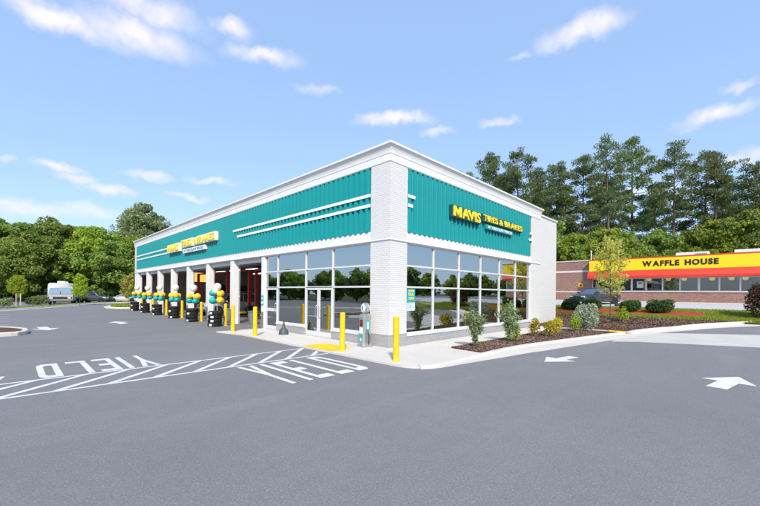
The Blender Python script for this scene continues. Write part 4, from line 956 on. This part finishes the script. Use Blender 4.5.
oakA = tree_proto('broadleaf_tree', 13.5, 6.2, M['decid'], 1.0, 200, 260, .37, 1, .30, (.07, .26))
oakB = tree_proto('broadleaf_tree', 13.0, 5.2, M['decid2'], .6, 170, 250, .36, 2, .26, (.07, .26))
oakC = tree_proto('broadleaf_tree', 12.0, 4.2, M['decid3'], 1.2, 190, 230, .24, 3, .26, (.08, .26))
oakD = tree_proto('broadleaf_tree', 10.0, 4.8, M['decid'], .4, 160, 260, .33, 4, .22, (.07, .26))
GL = 'broadleaf trees of the wood beyond the lot'
W_ = [(oakA, -40, 66, 1.0, 'dark broadleaf tree at the outer end of the wood, far from the motorhome'), (oakA, 0, 62, 1.03, 'large dark broadleaf tree behind the roadside sapling and bushes'), (oakD, 30, 60, 1.25, 'dark dense tree between the yellow-green sapling and the motorhome'),
      (oakA, 52, 66, 1.1, 'tall dark broadleaf tree right behind the motorhome'), (oakB, 72, 68, 1.12, 'brighter green tree rising behind the motorhome and the sapling beside it'), (oakB, 92, 66, 1.08, 'bright green tree behind the dark parked SUV'),
      (oakD, 108, 66, 1.2, 'dark green tree behind the pale parked car'), (oakB, 122, 70, .98, 'bright green tree close to the far end of the shop'), (oakB, 145, 70, 1.0, 'bright broadleaf tree half hidden by the far end of the shop'),
      (oakC, 144, 82, 1.8, 'tall grey-green tree standing above the shop roof line'), (oakD, 15, 76, 1.3, 'second-row dark tree behind the outer end of the wood'), (oakA, 80, 80, 1.05, 'second-row dark tree behind the middle of the wood'), (oakA, -80, 62, 1.0, 'dark broadleaf tree well outside the wood, seen only in part'), (oakD, 120, 80, 1.3, 'second-row tree between the bright trees and the tall grey-green one')]
for pr, px, dp, s, lb in W_: put(pr, at(px, dp, 0), s, lb, GL)
pineA = pine_proto(25, 5.0, 10.5, 52, .95); pineB = pine_proto(23, 4.7, 6, 76, 1.0); pineC = pine_proto(26, 3.8, 13.5, 38, .85)
GP = 'pines behind the diner'; cnt = 0
for pr, px, dp, s, lb in [(pineB, 463, 60, .90, 'pine just clear of the shop cornice, lowest of the pines'), (pineB, 490, 64, 1.10, 'full-crowned pine second along from the shop cornice'), (pineA, 519, 62, 1.02, 'full pine third along from the shop cornice'),
                      (pineB, 537, 70, 1.08, 'pine set back behind the third and fifth from the cornice'), (pineB, 556, 63, 1.02, 'pine above the end of the white side wall'), (pineA, 582, 62, .98, 'pine above the brick end of the diner'), (pineC, 609, 60, 1.03, 'bare-stemmed tall pine above the start of the yellow fascia'),
                      (pineA, 632, 64, 1.14, 'broad-crowned tallest pine above the yellow fascia'), (pineC, 673, 58, .96, 'slender bare-stemmed pine above the diner lettering'), (pineA, 702, 61, 1.0, 'broad pine above the middle rooftop unit'), (pineC, 716, 57, .90, 'slim pine beside the broad one above the rooftop units'),
                      (pineB, 752, 56, .93, 'pine above the far end of the fascia, past the rooftop units'), (pineA, 775, 60, .9, 'pine past the end of the diner fascia, partly seen'), (pineB, 655, 74, 1.0, 'distant pine showing in the gap above the diner lettering'), (pineB, 600, 76, 1.0, 'distant pine in the gap above the brick end'), (pineB, 500, 78, 1.1, 'distant pine behind the cornice end'), (pineA, 732, 72, .95, 'distant pine behind the rooftop units')]:
    put(pr, at(px, dp), s, lb, GP)
GU = 'broadleaf trees behind the diner'
for pr, px, dp, s, lb in [(oakD, 478, 56, 1.15, 'dark understorey tree below the pines by the shop cornice'), (oakD, 512, 58, 1.2, 'dark understorey tree below the third pine'), (oakD, 545, 57, 1.2, 'dark understorey tree behind the white side wall'), (oakB, 575, 54, .78, 'light green tree above the brick end of the diner'),
                      (oakB, 607, 56, .88, 'light green tree rising behind the sapling'), (oakD, 632, 60, 1.1, 'dark understorey tree above the first letters'), (oakA, 660, 58, .82, 'dark broad tree above the diner lettering'), (oakD, 690, 60, 1.12, 'dark tree above the gap between the rooftop units'), (oakB, 720, 54, .98, 'light green spreading tree above the second rooftop unit'), (oakA, 748, 52, .95, 'broad tree above the fascia end'), (oakB, 775, 50, 1.05, 'light green tree beyond the fascia end')]:
    put(pr, at(px, dp), s, lb, GU)
# trees across the street that the windows mirror
GR = 'trees across the street, seen mirrored in the glass'
for i, (x, y, s) in enumerate([(-44, 36, .78), (-46, 42, .56), (-47, 48, .62), (-46, 53, .55), (-44, 58, .70), (-47, 63, .60), (-48, 68, .56), (-44, 73, .66), (-46, 79, .58), (-48, 85, .64), (-45, 91, .70), (-47, 98, .6)]): put([oakA, oakD, oakB][i % 3], (x, y, 0), s, 'roadside tree mirrored in the glass beside the doors', GR)
for i, (x, y, s) in enumerate([(45, -42, .52), (53, -43, .58), (61, -44, .55), (69, -42, .66), (78, -43, .56), (87, -44, .60), (96, -42, .72), (106, -43, .66), (116, -42, .7)]): put([oakD, oakA, oakB][i % 3], (x, y, 0), s, 'roadside tree mirrored in the corner glass front', GR)

# ------------------------------------------------------------------ saplings and shrubs
def sapling(label, loc, Ht, Rr, mat, n, size, base=.28, stake=True):
    t = thing('sapling', label, 'tree', loc, random.uniform(0, 6)); mb = MB(); Q = []
    mb.tube([(0,0,-.1), (.02,.01,Ht*.4), (-.03,.02,Ht*.75), (0,0,Ht)], [.035, .028, .018, .004], 7)
    nb = 26
    for i in range(nb):
        tt = (i+random.random()*.6)/nb; z = Ht*(base+(1-base)*tt*.95); a = i*2.4; ln = Rr*(.45+.8*math.sin(math.pi*(.22+.75*tt)))*random.uniform(.7, 1.1)*(1-.25*tt)
        d = Vector((math.cos(a), math.sin(a), .75)); e = Vector((0,0,z))+d*ln; mb.tube([(0,0,z), tuple(Vector((0,0,z))+d*ln*.5), tuple(e)], [.012, .008, .003], 5)
        m_ = n//nb; f_ = rng.uniform(.25, 1.08, m_)[:, None]; P = np.array([0,0,z])+np.array(d*ln)*f_+rng.normal(0, .13*Rr, (m_, 3))
        Q.append(leaf_quads(P, np.tile([0, 0, .6], (m_, 1)), size*rng.uniform(.6, 1.3, m_), .6, .9))
    mb.build('trunk', M['bark'], t, smooth=True); link('crown', quads_mesh('crown', np.concatenate(Q), mat), t)
    return t
sapling('pale yellow-green sapling in the mulch bank before the diner', (17.6, -2.75, T(17.6)+.1), 5.0, .85, M['sapl2'], 2300, .15)
sapling('yellow-green sapling with stakes on the verge among low bushes', at(18, 40, .1), 3.2, .78, M['sapl'], 4200, .16, .3)
sapling('yellow-green sapling beside the motorhome on the verge', at(80, 45.5, .1), 3.7, .72, M['sapl'], 4200, .16, .2)
sapling('pale sapling on the lawn island at the far end of the shop', at(128.5, 45.5, .1), 3.6, .8, M['sapl2'], 3600, .16, .2)
for px, lb in ((16.2, 'thin grey stake beside the verge sapling, outer side'), (20.6, 'thin grey stake beside the verge sapling, motorhome side')):
    st_ = thing('tree_stake', lb, 'stake', at(px, 39.6, .1), 0, 'sapling stakes'); MB().tube([(0,0,-.1), (0,0,1.35)], .045, 6).build('stake', M['whband'], st_); MB().tube([(0,-.06,1.2), (0,.06,1.2)], .02, 5).build('tie', M['black'], st_)
def shrub(name, label, loc, h, r, mat, n, size, stems=9, airy=True, group=None, taper=.6, aspect=.5):
    t = thing(name, label, 'shrub', loc, random.uniform(0, 6), group); mb = MB(); Q = []
    for i in range(stems):
        a = i*2.4+random.uniform(-.4, .4); k = random.uniform(.55, 1.0) if i else 1.0; lean = r*random.uniform(.35, 1.0)*(1.25-k*.4)
        e = Vector((math.cos(a)*lean, math.sin(a)*lean, h*k)); mid = Vector((e.x*.35, e.y*.35, e.z*.55)); mb.tube([(0,0,-.03), tuple(mid), tuple(e)], [.014, .009, .003], 5)
        for j in range(3):
            f0 = random.uniform(.35, .8); o = mid*(1-f0)+e*f0 if f0 > .5 else mid; o2 = o+Vector((random.gauss(0, r*.3), random.gauss(0, r*.3), random.uniform(.05, .28)*h)); mb.tube([tuple(o), tuple(o2)], [.006, .002], 4)
            m_ = max(6, n//(stems*5)); f_ = rng.random((m_, 1)); P = np.array(o)*(1-f_)+np.array(o2)*f_+rng.normal(0, r*.10, (m_, 3)); Q.append(leaf_quads(P, np.tile([0,0,.5], (m_, 1)), size*rng.uniform(.6, 1.3, m_), aspect, .9))
        m_ = max(8, n//(stems*5)*2); f_ = rng.uniform(.15, 1.03, (m_, 1)); P = np.where(f_ < .55, np.array(mid)*f_/.55, np.array(mid)+(np.array(e)-np.array(mid))*(f_-.55)/.45)+rng.normal(0, r*.12, (m_, 3)); Q.append(leaf_quads(P, np.tile([0,0,.5], (m_, 1)), size*rng.uniform(.6, 1.3, m_), aspect, .9))
    mb.build('stems', M['bark'], t, smooth=True); link('foliage', quads_mesh('foliage', np.concatenate(Q), mat), t); return t
def mound(name, label, loc, h, r, mat, n, size, group=None, lobes=9, cone=0):
    t = thing(name, label, 'shrub', loc, random.uniform(0, 6), group); LB = [((0,0,h*.46), (r*.85, r*.85, h*.46))]
    for i in range(lobes):
        a = i*2.4; z = h*random.uniform(.3, .82); k = r*.50*(1-cone*z/h); LB.append(((math.cos(a)*k, math.sin(a)*k, z), (r*.42*(1-cone*.5*z/h),)*2+(h*.22,)))
    MB().tube([(0,0,-.05), (.01,0,h*.3), (0,.01,h*.6)], [.03, .02, .008], 6).build('stems', M['bark'], t)
    Q = crown_leaves(LB[:1], n//3, size, .6, .6)
    Q = np.concatenate([Q, crown_leaves(LB[1:], (2*n//3)//lobes, size, .6, .4)])
    Q = Q[Q[:, :, 2].min(1) > .01]
    link('foliage', quads_mesh('foliage', Q, mat), t); return t
BZ = .08
shrub('silver_shrub', 'airy silver-green shrub at the pointed tip of the mulch bed', (2.25, -2.0, BZ), 1.15, .46, M['varieg'], 1900, .085, 11)
shrub('silver_shrub', 'taller airy silver shrub second in the bed, before the glass', (4.45, -2.2, BZ), 1.45, .52, M['varieg'], 2200, .085, 13)
mound('lime_shrub', 'low lime shoot at the foot of the taller silver shrub', (4.75, -2.35, BZ), .75, .22, M['lime'], 420, .065, None, 5, .4)
mound('golden_shrub', 'rounded golden shrub in the bed, closer to the glass of its pair', (7.0, -2.15, BZ), .82, .34, M['gold'], 700, .07, None, 7, .3)
mound('golden_shrub', 'golden shrub with orange tips, closer to the kerb of its pair', (7.35, -2.65, BZ), .72, .34, M['gold'], 700, .07, None, 7, .2)
mound('golden_shrub', 'single golden shrub before the white end pier', (9.2, -2.35, BZ), .80, .32, M['gold'], 650, .07, None, 7, .3)
mound('lime_shrub', 'upright lime-green shrub between the golden and the big silver shrub', (10.6, -2.75, BZ), .88, .34, M['lime'], 900, .06, None, 8, .5)
mound('silver_shrub', 'big rounded silver-grey shrub at the far end of the bed', (11.6, -2.95, BZ), 1.50, .72, M['varieg2'], 4200, .085, None, 12, .1)
mound('lime_shrub', 'lime-green clump at the foot of the sapling in the bank', (16.9, -3.55, T(16.9)+.1), .95, .38, M['lime'], 500, .085, None, 6, .4)
for y, r, h, lb in [(.45, .72, .85, 'clipped boxwood before the parked dark car'), (-.95, .72, .86, 'clipped boxwood between the sapling and the dark car'), (-3.3, .70, .80, 'clipped boxwood alone between sapling and the widest boxwood'), (-4.9, .86, .88, 'widest clipped boxwood before the diner lettering')]:
    mound('boxwood', lb, (20.5, y, T(20.5)+.12), h, r, M['box'], 9000, .075, 'clipped boxwoods in red mulch', 16)
mound('burgundy_bush', 'large burgundy and green bush at the bend of the drive kerb', (19.9, -9.6, T(19.9)+.1), 1.95, 1.05, M['burg'], 3400, .13, None, 12, .4)
shrub('lime_shrub', 'tall lime spray growing out of the burgundy bush', (20.1, -9.75, T(20.1)+.1), 2.5, .5, M['lime'], 600, .12, 6)
for px, dp, h, r, lb in [(3, 38, .9, .9, 'low round bush at the outer end of the verge'), (33, 41, 1.1, .8, 'bushy shrub between sapling and motorhome, outer of the pair'), (41, 41.5, 1.2, .9, 'bushy shrub between sapling and motorhome, beside the motorhome')]:
    mound('verge_bush', lb, at(px, dp, .08), h, r, M['decid3'], 1500, .14, 'bushes on the verge', 9)

# ------------------------------------------------------------------ mulch bed, chips, grass
tag(drape('mulch_bed', bed1, .075, M['mulch'], skirt=.1), kind='structure')
def inside(poly, P):
    x, y = P[:, 0], P[:, 1]; r = np.zeros(len(P), bool); n = len(poly)
    for i in range(n):
        x0, y0 = poly[i]; x1, y1 = poly[(i+1) % n]
        if y0 == y1: continue
        c = ((y0 > y) != (y1 > y)) & (x < (x1-x0)*(y-y0)/(y1-y0)+x0); r ^= c
    return r
def scatter(poly, n, f):
    a = np.array(poly); P = rng.uniform(a.min(0), a.max(0), (n, 2)); P = P[inside(poly, P)]; return P[f(P)] if f else P
def stuff_chips(name, label, cat, poly, n, dz, mat, size, up=.6):
    P = scatter(poly, n, None); z = np.interp(P[:, 0], TX, TZ)+dz+rng.uniform(0, .02, len(P)); Q = leaf_quads(np.c_[P, z], np.tile([0, 0, 1.0], (len(P), 1)), size*rng.uniform(.5, 1.5, len(P)), .35, up)
    return tag(link(name, quads_mesh(name, Q, mat)), label, cat, None, 'stuff')
stuff_chips('mulch_chips', 'dark brown bark chips covering the bed before the glass front', 'mulch', bed1, 42000, .078, M['chip'], .075)
bk = [(13.4, -4.7)]+[p for p in bank_edge[4:] if p[1] > -12]+[(18.6, -12), (18.6, 3), (16.3, 3), (16.2, .2), (13.2, 0)]
stuff_chips('mulch_chips', 'dark brown bark chips covering the bank behind the drive kerb', 'mulch', bk, 60000, .102, M['chip'], .10)
def grass(name, label, poly, n, dz, mat, h=.12, w=.02, hole=None):
    P = scatter(poly, n, None)
    if hole: P = P[~inside(hole, P)]
    k = len(P); z = np.interp(P[:, 0], TX, TZ)+dz; B0 = np.c_[P, z]; a = rng.uniform(0, 6.28, k); s = np.c_[np.cos(a), np.sin(a), np.zeros(k)]*w
    hh = h*rng.uniform(.5, 1.3, k)[:, None]; tip = B0+np.c_[rng.normal(0, .4, k), rng.normal(0, .4, k), np.ones(k)]*hh; mid = B0*.5+tip*.5
    Q = np.stack([B0-s*.6, B0+s*.6, mid+s*.6+np.array([0, 0, .01]), tip], 1); return tag(link(name, quads_mesh(name, Q, mat)), label, 'grass', None, 'stuff')
grass('grass', 'short bright lawn grass on the strip before the diner lot', [(18.6, -13), (18.6, 5), (22.6, 5), (22.6, -13)], 60000, .115, M['grass'], .10, .022, RED)
grass('ground_cover', 'straw and yellow ground cover at the foot of the grass strip', [(17.9, -1.2), (17.9, 3.5), (19.4, 3.5), (19.2, -1.2)], 7000, .11, M['straw'], .16, .04)
vg = offset(k3, .2)[8:36]+offset(k3, 1.65)[8:36][::-1]
grass('grass', 'rough grass on the verge before the wood', vg, 45000, .10, M['grass'], .10, .05)
grass('grass', 'mown grass on the lawn island at the far end of the shop', [(-1.4, 38), (-.8, 44), (1.2, 48.8), (4, 51.3), (6, 51.3), (6, 37.2), (-.9, 37.8)], 30000, .10, M['grass'], .18, .035)
